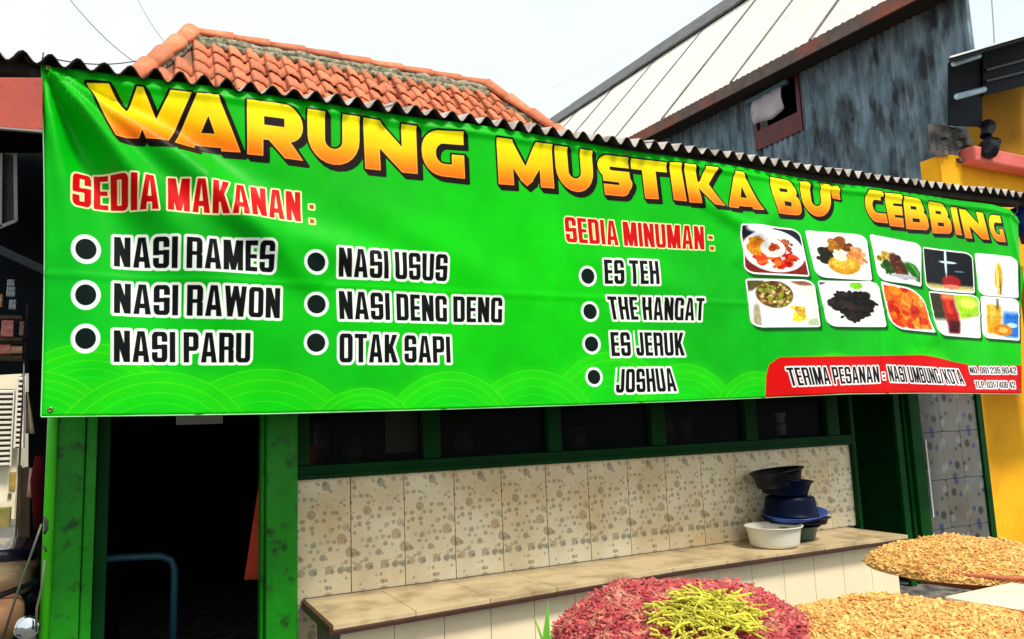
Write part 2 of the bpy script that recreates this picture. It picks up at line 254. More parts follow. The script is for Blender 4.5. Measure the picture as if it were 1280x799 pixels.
def quadmap(Q):
    TL, TR, BR, BL = [np.array(p) for p in Q]
    def f(u, v):
        b = BL+(BR-BL)*u; t = TL+(TR-TL)*u; p = b+(t-b)*v
        return (float(p[0]), float(p[1]))
    return f
def smap(P, f): return [f(x, y) for x, y in P]

def draw_base():
    X, Z = np.meshgrid(np.linspace(BX0, BX1, TW), np.linspace(BZ0, BZ1, TH))
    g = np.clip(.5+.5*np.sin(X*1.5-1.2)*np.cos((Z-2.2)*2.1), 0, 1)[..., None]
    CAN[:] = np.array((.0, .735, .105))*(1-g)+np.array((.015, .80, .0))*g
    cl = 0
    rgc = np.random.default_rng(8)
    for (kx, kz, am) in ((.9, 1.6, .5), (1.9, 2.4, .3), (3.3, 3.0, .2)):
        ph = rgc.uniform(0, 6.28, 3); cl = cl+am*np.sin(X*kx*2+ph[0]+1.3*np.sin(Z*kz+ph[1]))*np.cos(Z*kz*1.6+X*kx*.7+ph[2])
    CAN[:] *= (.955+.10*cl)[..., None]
    for (hx, hz, hr) in sorted(HILLS, key=lambda a: -a[1]-a[2]):
        sl, x, z = window(hx-hr*1.05, BZ0, hx+hr*1.05, hz+hr*1.05)
        d = np.hypot(x-hx, z-hz)
        fade = np.clip((z-BZ0)/.45, 0, 1)
        paint(sl, fill(d-hr)*np.clip(1.05-.25*fade, 0, 1), (.03, .79, .05)); paint(sl, np.clip(1-np.abs(d-hr*.9)/(hr*.25), 0, 1)*.5, (.2, .84, .0))
        for k in range(5):
            rk = hr*(1-.105*k)
            paint(sl, np.clip(1.2-np.abs(d-rk)*PPM/2.0, 0, 1)*.55*(1-.08*k), (.40, .90, .06))
    # hem lines of the printed sheet
def draw_title():
    G = []
    for ch, *Q in TITLE:
        f = quadmap(Q); add, sub = title_glyph(ch)
        xs = [p[0] for p in Q]; zs = [p[1] for p in Q]
        big = (zs[0]-zs[3]) / .27
        sl, X, Z = window(min(xs)-.03, min(zs)-.05, max(xs)+.05, max(zs)+.03)
        d = lambda X_, Z_, A=[smap(a, f) for a in add], S=[smap(a, f) for a in sub]: np.maximum(sdf(A, X_, Z_), -sdf(S, X_, Z_)) if S else sdf(A, X_, Z_)
        G.append((Q, sl, X, Z, d, big))
    for Q, sl, X, Z, d, big in G:
        cov = 0
        for k in range(6):
            o = k/5*.021*min(big, 1.1)
            cov = np.maximum(cov, fill(d(X-o, Z+o*1.15)-.0095))
        paint(sl, cov, (.075, .02, .005))
    for Q, sl, X, Z, d, big in G:
        TL, TR, BR, BL = Q
        zt = TL[1]+(X-TL[0])/(TR[0]-TL[0])*(TR[1]-TL[1]); zb = BL[1]+(X-BL[0])/(BR[0]-BL[0])*(BR[1]-BL[1])
        v = np.clip((Z-zb)/(zt-zb), 0, 1)
        D = d(X, Z); cov = fill(D)[..., None]
        col = np.stack([np.full_like(v, 1.), np.interp(v, [0, .2, .5, 1], [.42, .55, .80, .97]), np.interp(v, [0, .25, 1], [.05, .02, .0])], -1)
        rim = np.clip(1-np.abs(D+.003)*PPM/2.2, 0, 1)[..., None]*.45
        col = col*(1-rim)+np.array((1., .93, .55))*rim
        CAN[sl] = CAN[sl]*(1-cov)+col*cov
def text_line(txt, Q, style):
    f = quadmap(Q); par = dict(k=(.48, .175, .15, .17, .75), r=(.50, .185, .15, .17, .75), b=(.48, .16, .13, .17, .8))[style]
    x = 0; L = []
    for ch in txt:
        if ch == ' ': x += .19; continue
        w, add, sub = glyph(ch, *par)
        L.append((x, w, add, sub)); x += w+.075
    tot = x-.075
    H = abs(Q[0][1]-Q[3][1])
    halo = dict(k=.0125, r=.0075, b=.011)[style]
    if H < .04: halo = .009
    cols = dict(k=((.95, .98, .94), (.015, .025, .03)), r=((1., .95, .72), (.80, .0, .015)), b=((.97, .95, .95), (.05, .03, .03)))[style]
    items = []
    for (x0, w, add, sub) in L:
        A = [smap([((x0+px)/tot, py) for px, py in P], f) for P in add]; S = [smap([((x0+px)/tot, py) for px, py in P], f) for P in sub]
        xs = [p[0] for P in A for p in P]; zs = [p[1] for P in A for p in P]
        sl, X, Z = window(min(xs)-.02, min(zs)-.02, max(xs)+.02, max(zs)+.02)
        d = sdf(A, X, Z); 
        if S: d = np.maximum(d, -sdf(S, X, Z))
        items.append((sl, d))
    for sl, d in items: paint(sl, fill(d-halo), cols[0] if H > .04 else (.93, .75, .75))
    if H < .04: items = [(sl, d-.0006) for sl, d in items]
    for sl, d in items: paint(sl, fill(d), cols[1])
def draw_lines():
    sl, X, Z = window(PILL[0][0]-.1, BZ0, BX1, 2.0)
    d = sdf([PILL], X, Z)
    paint(sl, fill(d-.006)*.6, (.55, .75, .05)); paint(sl, fill(d), (.84, .01, .01))
    for txt, style, *Q in LINES: text_line(txt, Q, style)
    for x0, z0, x1, z1 in DOTS:
        sl, X, Z = window(x0-.03, z1-.03, x1+.03, z0+.03); d = sdf([[(x0,z1),(x1,z1),(x1,z0),(x0,z0)]], X, Z)
        paint(sl, fill(d-.008), (.95, .95, .6)); paint(sl, fill(d), (.65, .3, .12))
    for x, z, r, R, rx_, RX_ in BULLETS:
        sl, X, Z = window(x-.1, z-.1, x+.1, z+.1); 
        paint(sl, fill((np.hypot((X-x)/RX_, (Z-z)/R)-1)*R), (.93, 1., .95)); paint(sl, fill((np.hypot((X-x)/rx_, (Z-z)/r)-1)*r), (.0, .08, .06))

def blob(U, V, cx_, cy_, rx, ry, soft=.04, rot=0):
    c, s = math.cos(rot), math.sin(rot); a = (U-cx_)*c+(V-cy_)*s; b = -(U-cx_)*s+(V-cy_)*c
    return np.clip((1-np.sqrt((a/rx)**2+(b/ry)**2))/soft+.5, 0, 1)
def draw_frames():
    R = random.Random(5)
    for n, Q in enumerate(FRAMES):
        f = quadmap(Q); xs = [p[0] for p in Q]; zs = [p[1] for p in Q]
        sl, X, Z = window(min(xs)-.06, min(zs)-.06, max(xs)+.06, max(zs)+.06)
        P = smap(rr(0,0,1,1,.17,.05,.17,.05) if n != 7 else rr(0,0,1,1,.3,.04,.34,.04), f)
        d = sdf([P], X, Z)
        ds = sdf([P], X-.016, Z+.024)
        paint(sl, np.clip(.5-ds*70, 0, 1)*.9, (.0, .27, .07))
        paint(sl, fill(d), (.99, .99, .99))
        TL, TR, BR, BL = [np.array(p) for p in Q]
        u = np.full(X.shape, .5); v = np.full(X.shape, .5)
        for _ in range(6):
            fx = (BL[0]+(BR[0]-BL[0])*u)*(1-v)+(TL[0]+(TR[0]-TL[0])*u)*v; fz = (BL[1]+(BR[1]-BL[1])*u)*(1-v)+(TL[1]+(TR[1]-TL[1])*u)*v
            wx = (BR[0]-BL[0])*(1-v)+(TR[0]-TL[0])*v; hz = (TL[1]-BL[1])*(1-u)+(TR[1]-BR[1])*u
            hx = (TL[0]-BL[0])*(1-u)+(TR[0]-BR[0])*u
            v = np.clip(v+(Z-fz)/hz, -1, 2); u = np.clip(u+(X-fx-hx*0)/wx, -1, 2)
        U, V = u, v
        inn = fill(d+.012)
        def pt(c, col): paint(sl, c*inn, col)
        def bits(m, cx_, cy_, rx, ry, cols, r0, r1, ring=0):
            for _ in range(m):
                a = R.uniform(0, 6.283); q = math.sqrt(R.uniform(ring, 1)); s_ = R.uniform(r0, r1)
                pt(blob(U, V, cx_+rx*q*math.cos(a), cy_+ry*q*math.sin(a), s_, s_*R.uniform(.4, 1), .3, R.uniform(0, 3)), R.choice(cols))
        one = np.ones_like(U)
        if n == 0:
            pt(one, (.50, .10, .07)); pt(blob(U,V,.9,.95,.5,.3,.2), (.05,.07,.12)); pt(blob(U,V,.1,.95,.2,.25,.2), (.07,.09,.13))
            pt(blob(U,V,.5,.5,.50,.44,.05), (.97,.97,1.)); pt(blob(U,V,.3,.93,.22,.13,.3), (.95,.95,.98))
            bits(70,.48,.42,.34,.26,[(.85,.1,.03),(.95,.25,.05),(.7,.05,.03),(.98,.45,.1)],.04,.09); bits(26,.2,.58,.12,.16,[(.95,.65,.1),(.9,.5,.1)],.04,.08)
            bits(14,.68,.66,.14,.08,[(.5,.3,.12),(.75,.3,.15)],.03,.07); pt(blob(U,V,.46,.55,.19,.19,.1), (1.,.99,.97)); bits(9,.46,.57,.06,.06,[(.85,.3,.1),(.6,.3,.1)],.02,.05)
        elif n == 1:
            bits(40,.24,.5,.14,.16,[(.07,.12,.03),(.13,.2,.05),(.2,.1,.05)],.03,.08); bits(30,.55,.7,.18,.17,[(.55,.3,.08),(.7,.45,.1),(.4,.2,.05)],.05,.11)
            bits(16,.8,.5,.12,.18,[(.9,.5,.25),(.85,.35,.15),(.95,.65,.4)],.05,.1); pt(blob(U,V,.54,.3,.27,.2,.1), (.9,.6,.1)); pt(blob(U,V,.54,.33,.22,.12,.3), (.98,.78,.25))
            bits(8,.5,.53,.1,.1,[(1,.97,.9),(.95,.95,.85)],.05,.09)
        elif n == 2:
            bits(26,.3,.5,.2,.16,[(.75,.6,.15),(.85,.7,.3),(.5,.45,.1)],.04,.08); bits(18,.25,.3,.12,.1,[(.1,.3,.05),(.2,.4,.1)],.05,.1)
            pt(blob(U,V,.5,.38,.14,.3,.25,.4), (.32,.16,.1)); bits(14,.5,.4,.1,.22,[(.45,.22,.12),(.25,.12,.08)],.03,.08)
            pt(blob(U,V,.82,.3,.26,.12,.3,-.8), (.08,.4,.06)); pt(blob(U,V,.84,.34,.2,.04,.4,-.8), (.25,.6,.12)); pt(blob(U,V,.6,.16,.3,.05,.4), (.75,.75,.8))
        elif n == 3:
            pt(one, (.01,.04,.06)); pt(np.clip((.2-V)*14,0,1), (.75,.68,.4)); pt(np.clip((.1-V)*14,0,1), (.97,.95,.9))
            pt(blob(U,V,.55,.24,.19,.16,.25), (.65,.04,.03)); pt(blob(U,V,.55,.13,.17,.05,.4), (.95,.5,.4)); pt(blob(U,V,.46,.75,.025,.4,.4), (.85,.95,.98)); pt(blob(U,V,.5,.7,.18,.03,.4), (.8,.93,.98)); pt(blob(U,V,.72,.5,.1,.02,.5), (.3,.5,.55))
        elif n == 4:
            pt(blob(U,V,.52,.42,.1,.38,.25,-.05), (.92,.66,.14)); pt(blob(U,V,.49,.45,.035,.3,.5), (.99,.88,.45)); pt(blob(U,V,.55,.2,.02,.25,.5), (.55,.4,.1)); pt(blob(U,V,.3,.15,.2,.1,.6), (.97,.93,.9))
        elif n == 5:
            pt(one, (.93,.92,.86)); pt(blob(U,V,.05,.95,.2,.2,.3), (.35,.3,.15)); pt(blob(U,V,.85,.97,.2,.1,.3), (.55,.35,.25)); pt(blob(U,V,.46,.45,.48,.5,.06), (1,1,1))
            pt(blob(U,V,.38,.68,.27,.28,.1), (.4,.28,.1)); bits(90,.38,.68,.24,.25,[(.65,.5,.2),(.8,.7,.45),(.45,.5,.1),(.3,.2,.05),(.9,.82,.6),(.55,.62,.15)],.02,.045)
            bits(16,.7,.3,.09,.16,[(.95,.85,.2),(.98,.92,.4),(.85,.65,.15)],.04,.08); pt(blob(U,V,.93,.1,.12,.08,.4), (.75,.82,.65)); pt(blob(U,V,.1,.2,.05,.3,.6), (.7,.66,.55))
        elif n == 6:
            bits(150,.5,.5,.36,.26,[(.05,.04,.03),(.1,.08,.05),(.16,.11,.07),(.02,.02,.02)],.04,.09); bits(20,.5,.24,.24,.1,[(.06,.05,.03),(.12,.09,.05)],.04,.08)
            pt(blob(U,V,.62,.9,.1,.08,.3), (.5,.85,.1)); pt(blob(U,V,.02,.97,.1,.06,.3), (.2,.2,.25))
        elif n == 7:
            pt(fill(d+.02), (.93,.35,.06)); bits(70,.5,.5,.5,.5,[(.98,.55,.1),(.85,.2,.05),(.98,.68,.25),(.75,.12,.03),(.95,.42,.08)],.05,.14)
        elif n == 8:
            pt(one, (.97,.97,.98)); pt(np.clip((V-.35-(U-.5)*.3)*12,0,1)*np.clip((U-.5)*20,0,1), (.6,.85,.05)); pt(blob(U,V,.76,.78,.18,.12,.5), (.85,.97,.35)); pt(np.clip((.3-U)*12,0,1)*np.clip((V-.3)*8,0,1), (.2,.2,.1))
            pt(rectm(U,V,.24,.08,.5,.97), (.62,.05,.02)); pt(rectm(U,V,.24,.84,.5,.97), (.95,.5,.25)); pt(rectm(U,V,.3,.5,.4,.84), (.88,.2,.05)); pt(rectm(U,V,.25,.08,.5,.35), (.28,.03,.03))
        else:
            pt(np.clip((.72-V)*8,0,1)*np.clip((U-.5)*8,0,1), (.12,.45,.85)); pt(blob(U,V,.8,.35,.15,.06,.4), (.75,.9,1.)); pt(rectm(U,V,.14,.12,.5,.8), (.95,.66,.08)); pt(rectm(U,V,.22,.4,.36,.8), (.99,.82,.3)); pt(rectm(U,V,.4,.7,.44,.98), (.1,.12,.1))
            pt(blob(U,V,.55,.22,.25,.14,.2), (.9,.5,.06)); pt(blob(U,V,.55,.22,.12,.07,.3), (.99,.75,.3)); pt(np.clip((.1-V)*14,0,1), (.97,.98,1.))
def photo_grain():
    rg = np.random.default_rng(3)
    for Q in FRAMES:
        xs = [p_[0] for p_ in Q]; zs = [p_[1] for p_ in Q]; sl, X, Z = window(min(xs), min(zs), max(xs), max(zs)); d = sdf([list(Q)], X, Z)
        n = 0
        for s_ in (2, 4, 9):
            g = rg.uniform(-1, 1, (X.shape[0]//s_+2, X.shape[1]//s_+2)); n = n+np.kron(g, np.ones((s_, s_)))[:X.shape[0], :X.shape[1]]
        c_ = CAN[sl]; sat = np.clip((c_.max(-1)-c_.min(-1))*2+(1-c_.max(-1))*1.2, 0, 1)
        CAN[sl] = np.clip(c_*(1+(n*.11*sat*(d < -.012))[..., None]), 0, 1)
def rectm(U, V, u0, v0, u1, v1): return np.clip((U-u0)*14+.5,0,1)*np.clip((u1-U)*14+.5,0,1)*np.clip((V-v0)*14+.5,0,1)*np.clip((v1-V)*14+.5,0,1)
def image_from(name, arr):
    h, w_, _ = arr.shape; im = bpy.data.images.new(name, w_, h, alpha=False)
    buf = np.ones((h, w_, 4), np.float32); buf[..., :3] = np.clip(arr, 0, 1); im.pixels.foreach_set(buf.ravel()); im.update(); im.pack(); return im
def print_mat(name, im, rough=.4, bump=.1, bscale=400, sheen=0):
    m = bpy.data.materials.new(name); m.use_nodes = True; N = m.node_tree.nodes; L = m.node_tree.links; b = N['Principled BSDF']
    t = N.new('ShaderNodeTexImage'); t.image = im; t.interpolation = 'Linear'; t.extension = 'EXTEND'
    nz = N.new('ShaderNodeTexNoise'); tcn = N.new('ShaderNodeTexCoord'); nz.inputs['Scale'].default_value = 5; nz.inputs['Detail'].default_value = 6; L.new(tcn.outputs['Object'], nz.inputs['Vector'])
    r = N.new('ShaderNodeMapRange'); r.inputs['From Min'].default_value = .3; r.inputs['From Max'].default_value = .7; r.inputs['To Min'].default_value = .86; r.inputs['To Max'].default_value = 1.04; L.new(nz.outputs['Fac'], r.inputs[0])
    hs = N.new('ShaderNodeHueSaturation'); hs.inputs['Saturation'].default_value = 1.0; L.new(t.outputs[0], hs.inputs['Color']); L.new(r.outputs[0], hs.inputs['Value'])
    L.new(hs.outputs[0], b.inputs['Base Color']); b.inputs['Roughness'].default_value = rough; b.inputs['Specular IOR Level'].default_value = .12
    n2 = N.new('ShaderNodeTexNoise'); n2.inputs['Scale'].default_value = 9; n2.inputs['Detail'].default_value = 3; L.new(tcn.outputs['Object'], n2.inputs['Vector'])
    bn = N.new('ShaderNodeBump'); bn.inputs['Strength'].default_value = bump; bn.inputs['Distance'].default_value = .02; L.new(n2.outputs['Fac'], bn.inputs['Height']); L.new(bn.outputs[0], b.inputs['Normal'])
    return m

# ---------------------------------------------------------------- materials
G_POST = mat('green_gloss_paint', (.006, .20, .004), .36, (.012, .27, .006), 3, spec=.25, dirt=(.012, .06, .008), dscale=11, dlo=.54, dhi=.68, bump=.25, bscale=25)
G_DARK = mat('dark_green_paint', (.0015, .034, .007), .45, (.003, .05, .008), 4, bump=.05, spec=.07)
G_PIPE_LIT = mat('lit_edge_green_gloss', (.06, .60, .008), .3, (.05, .5, .008), 4, spec=.3)  # lighter than the post green: stronger light on this edge is painted in
G_LEAF = mat('green_door_paint', (.004, .055, .01), .45, (.006, .08, .012), 4, bump=.05, spec=.07)
DARKIN = mat('unlit_interior_plaster', (.006, .007, .006), .95, (.003, .004, .0035), 3, spec=.1)  # near black: darkness of the unlit room is put into the colour
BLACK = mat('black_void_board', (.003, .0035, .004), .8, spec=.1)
COUNTER = mat('worn_beige_counter_tile', (.60, .47, .27), .42, (.48, .36, .19), 5, dirt=(.20, .13, .06), dscale=5, dlo=.5, dhi=.85, bump=.06)
EDGE = mat('dark_brown_counter_edge', (.035, .012, .008), .5, (.06, .02, .01), 12)
TGROUT = mat('dark_tile_grout', (.075, .075, .068), .9)
CREAM = mat('cream_glazed_tile', (.90, .76, .52), .3, (.84, .69, .45), 3, dirt=(.5, .38, .2), dscale=4, dlo=.6, dhi=.9)
GROUT = mat('grey_grout', (.12, .10, .07), .9)
TERRA = mat('terracotta_roof_tile', (.74, .175, .065), .8, (.68, .27, .14), 9, dirt=(.34, .11, .06), dscale=14, dlo=.55, dhi=.8, bump=.5, bscale=70, vary=.28)
MOSS = mat('mossy_lime_mortar', (.26, .24, .16), .95, (.42, .37, .26), 16, dirt=(.08, .09, .05), dscale=20, dlo=.45, dhi=.6, bump=.9, bscale=50)
ZINC = mat('pale_weathered_zinc', (.72, .70, .66), .55, (.60, .58, .54), 4, dirt=(.42, .33, .25), dscale=6, dlo=.6, dhi=.9)
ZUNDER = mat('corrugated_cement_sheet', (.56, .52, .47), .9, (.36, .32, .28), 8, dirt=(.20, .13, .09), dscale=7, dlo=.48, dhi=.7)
def shade_below(m):                              # pale weathered top; shadow on underside and edge painted in by normal
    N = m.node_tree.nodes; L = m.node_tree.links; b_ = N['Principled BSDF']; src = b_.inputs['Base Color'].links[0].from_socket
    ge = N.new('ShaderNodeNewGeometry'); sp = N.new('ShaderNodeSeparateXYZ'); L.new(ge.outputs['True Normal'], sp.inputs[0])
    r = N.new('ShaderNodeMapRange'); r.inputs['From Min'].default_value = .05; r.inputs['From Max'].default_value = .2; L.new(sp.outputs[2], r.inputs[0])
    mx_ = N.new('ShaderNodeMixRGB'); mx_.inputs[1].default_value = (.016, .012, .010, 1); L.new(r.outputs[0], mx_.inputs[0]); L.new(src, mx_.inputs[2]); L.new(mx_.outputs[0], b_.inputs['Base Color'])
shade_below(ZUNDER)
WOODK = mat('blackened_batten_wood', (.02, .015, .012), .9, (.04, .03, .022), 14)
RUST = mat('rusty_fascia', (.20, .14, .11), .85, (.11, .09, .08), 7, dirt=(.40, .10, .06), dscale=.9, dlo=.46, dhi=.6, bump=.5)
BLUEZ = mat('blue_grey_painted_zinc', (.22, .32, .38), .7, (.06, .105, .135), 2.8, dirt=(.018, .022, .026), dscale=2.0, dlo=.48, dhi=.66, bump=.3, stretch=(2.2, 2.2, .75), bscale=12)
CHALK = mat('pale_roof_sheet', (.80, .76, .69), .8, (.70, .64, .56), 2, dirt=(.55, .42, .36), dscale=3, dlo=.6, dhi=.85, bump=.1, stretch=(1, 3, 1))
RIDGE = mat('grey_ridge_cap', (.17, .17, .17), .8, (.10, .10, .10), 4, dirt=(.10, .09, .08), dscale=5)
YELLOW = mat('yellow_wall_paint', (.92, .48, .012), .8, (.84, .38, .008), 2.2, dirt=(.60, .24, .01), dscale=2.5, dlo=.52, dhi=.85, bump=.25, bscale=18, spec=.2)
YELLOW_SHADED = mat('shaded_yellow_paint', (.36, .19, .006), .85, (.30, .14, .006), 2, spec=.15)  # darker version of the wall yellow, with the shade put into the colour
PINK = mat('salmon_painted_beam', (.72, .16, .13), .7, (.60, .10, .08), 3, dirt=(.3, .05, .05), dscale=5, dlo=.6, dhi=.85)
REDB = mat('red_lead_painted_beam', (.50, .085, .04), .7, (.40, .06, .04), 3, dirt=(.10, .03, .05), dscale=9, dlo=.6, dhi=.75, bump=.2)
CONC = mat('grey_rough_concrete', (.20, .18, .16), .95, (.10, .09, .08), 8, dirt=(.03, .03, .035), dscale=8, dlo=.45, dhi=.65, bump=1, bscale=30)
TARP = mat('black_tarpaulin', (.003, .005, .008), .7, (.006, .01, .015), 5, bump=.4, bscale=12, spec=.15)
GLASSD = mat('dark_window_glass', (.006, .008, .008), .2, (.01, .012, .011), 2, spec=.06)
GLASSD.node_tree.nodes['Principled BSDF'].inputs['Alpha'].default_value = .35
WHITEP = mat('white_paint', (.78, .80, .80), .5)
MAROON = mat('maroon_window_paint', (.14, .010, .008), .5, (.09, .006, .006), 6)
CLOTHW = mat('grubby_white_cloth', (.62, .58, .62), .9, (.5, .45, .5), 5, dirt=(.1, .08, .09), dscale=6, dlo=.6, dhi=.7)
NAVY = mat('navy_plastic', (.001, .003, .016), .4, (.0015, .004, .022), 3, spec=.08)
BLKP = mat('black_plastic', (.003, .003, .006), .4, spec=.25)
BRIGHTB = mat('bright_blue_plastic', (.012, .07, .36), .35)
GREENP = mat('dark_green_plastic', (.006, .06, .05), .35)
TUBW = mat('ivory_plastic', (.72, .70, .60), .35, (.66, .63, .52), 4)
ORANGE = mat('orange_cloth', (.50, .045, .01), .9)
BLUEPIPE = mat('blue_painted_pipe', (.03, .14, .22), .4)
ROADM = mat('worn_asphalt', (.11, .105, .10), .95, (.08, .078, .075), 2, dirt=(.16, .14, .12), dscale=1.5, bump=.5, bscale=60)
TANM = mat('tan_cracked_vinyl', (.36, .25, .14), .7, (.24, .15, .07), 7, dirt=(.10, .06, .03), dscale=9, dlo=.5, dhi=.75, bump=.4, bscale=30)
CHROME = mat('chrome', (.8, .82, .84), .12, metal=1)
WIREM = mat('black_cable', (.02, .02, .025), .6)
GREYW = mat('grey_thin_cable', (.35, .36, .37), .6)
REDP = mat('red_plastic_packet', (.55, .04, .02), .3, (.75, .3, .2), 30)
BROWNW = mat('brown_timber', (.10, .06, .03), .85, (.16, .10, .05), 6, stretch=(4, 4, 1))
TANC = mat('tan_cloth', (.50, .36, .20), .9, (.38, .27, .15), 8)
LIMEW = mat('lime_washed_wall', (.80, .74, .55), .9, (.74, .66, .45), 2, dirt=(.45, .34, .12), dscale=1.6, dlo=.55, dhi=.8)
SLATM = mat('white_louvre_slat', (.74, .70, .62), .7, (.6, .55, .48), 10)

def floral(name, base, cols, scale, rmax, ring=True):
    """glazed tile print: scattered stamped flowers, the same on every tile (tile-local coordinates)"""
    m = bpy.data.materials.new(name); m.use_nodes = True; N = m.node_tree.nodes; L = m.node_tree.links; b = N['Principled BSDF']
    b.inputs['Roughness'].default_value = .28
    tcn = N.new('ShaderNodeTexCoord'); last = None
    sep = N.new('ShaderNodeSeparateXYZ'); L.new(tcn.outputs['Object'], sep.inputs[0]); cmb = N.new('ShaderNodeCombineXYZ'); L.new(sep.outputs[0], cmb.inputs[0]); L.new(sep.outputs[2], cmb.inputs[1])
    nz = N.new('ShaderNodeTexNoise'); nz.inputs['Scale'].default_value = 5; L.new(tcn.outputs['Object'], nz.inputs['Vector'])
    rb = N.new('ShaderNodeValToRGB'); rb.color_ramp.elements[0].position = .3; rb.color_ramp.elements[0].color = (*base, 1); rb.color_ramp.elements[1].position = .75; rb.color_ramp.elements[1].color = (*[c*.84 for c in base], 1); L.new(nz.outputs['Fac'], rb.inputs['Fac'])
    last = rb.outputs[0]
    for k, (sc_, rm) in enumerate(((scale, rmax), (scale*1.9, rmax*.95))):
        mp = N.new('ShaderNodeMapping'); mp.inputs['Location'].default_value = (k*3.7, k*1.3, 0); L.new(cmb.outputs[0], mp.inputs['Vector'])
        wn = N.new('ShaderNodeTexNoise'); wn.inputs['Scale'].default_value = 45*(k+1); wn.inputs['Detail'].default_value = 1; L.new(mp.outputs[0], wn.inputs['Vector'])
        wm = N.new('ShaderNodeVectorMath'); wm.operation = 'SCALE'; wm.inputs['Scale'].default_value = .012; L.new(wn.outputs['Color'], wm.inputs[0])
        wa = N.new('ShaderNodeVectorMath'); wa.operation = 'ADD'; L.new(mp.outputs[0], wa.inputs[0]); L.new(wm.outputs[0], wa.inputs[1])
        vo = N.new('ShaderNodeTexVoronoi'); vo.voronoi_dimensions = '2D'; vo.inputs['Scale'].default_value = sc_; vo.inputs['Randomness'].default_value = .8; L.new(wa.outputs[0], vo.inputs['Vector'])
        sp = N.new('ShaderNodeSeparateColor'); L.new(vo.outputs['Color'], sp.inputs[0])
        rad = N.new('ShaderNodeMapRange'); rad.inputs['From Min'].default_value = .22; rad.inputs['To Min'].default_value = .0001; rad.inputs['To Max'].default_value = rm; L.new(sp.outputs[1], rad.inputs[0])
        dv = N.new('ShaderNodeMath'); dv.operation = 'DIVIDE'; L.new(vo.outputs['Distance'], dv.inputs[0]); L.new(rad.outputs[0], dv.inputs[1])
        msk = N.new('ShaderNodeValToRGB'); e = msk.color_ramp.elements; e[0].position = 0; e[0].color = (.75,.75,.75,1); e[1].position = 1.0; e[1].color = (0,0,0,1)
        for p, v in (((.2, .7), (.35, .3), (.5, .62), (.82, .5)) if ring else ((.6, .85), (.9, .5))): q = e.new(p); q.color = (v, v, v, 1)
        L.new(dv.outputs[0], msk.inputs['Fac'])
        cr_ = N.new('ShaderNodeValToRGB'); cr_.color_ramp.interpolation = 'CONSTANT'; e = cr_.color_ramp.elements; e[0].position = 0; e[0].color = (*cols[0], 1); e[1].position = 1/len(cols); e[1].color = (*cols[1], 1)
        for i in range(2, len(cols)): q = e.new(i/len(cols)); q.color = (*cols[i], 1)
        L.new(sp.outputs[0], cr_.inputs['Fac'])
        mx_ = N.new('ShaderNodeMixRGB'); L.new(msk.outputs[0], mx_.inputs[0]); L.new(last, mx_.inputs[1]); L.new(cr_.outputs[0], mx_.inputs[2]); last = mx_.outputs[0]
    ge = N.new('ShaderNodeNewGeometry'); gn = N.new('ShaderNodeTexNoise'); gn.inputs['Scale'].default_value = 2.3; gn.inputs['Detail'].default_value = 8; L.new(ge.outputs['Position'], gn.inputs['Vector'])
    gr = N.new('ShaderNodeValToRGB'); gr.color_ramp.elements[0].position = .36; gr.color_ramp.elements[0].color = (1, 1, 1, 1); gr.color_ramp.elements[1].position = .7; gr.color_ramp.elements[1].color = (.78, .66, .50, 1); L.new(gn.outputs['Fac'], gr.inputs['Fac'])
    mg = N.new('ShaderNodeMixRGB'); mg.blend_type = 'MULTIPLY'; mg.inputs[0].default_value = 1; L.new(last, mg.inputs[1]); L.new(gr.outputs[0], mg.inputs[2]); last = mg.outputs[0]
    L.new(last, b.inputs['Base Color'])
    return m
FLOR = floral('stamped_flower_tile', (.95, .85, .61), [(.10, .12, .10), (.28, .19, .08), (.16, .18, .15), (.36, .24, .13), (.20, .20, .11), (.42, .38, .28)], 13.5, .44)
FLOR2 = floral('blue_flower_tile', (.13, .135, .13), [(.01, .035, .15), (.006, .008, .008), (.15, .09, .01), (.012, .02, .02), (.10, .03, .015), (.01, .03, .13), (.20,.20,.18)], 5.2, .42, False)

# ---------------------------------------------------------------- ground
g = MB(); g.quad((-900, -900, 0), (900, -900, 0), (900, 900, 0), (-900, 900, 0)); tag(g.build('ground', ROADM), kind='structure')
g = MB(); g.box(-1.5, 7.4, 3.35, 9.0, 0.004, .12); tag(g.build('raised_floor', CONC, bevel=.01), kind='structure')

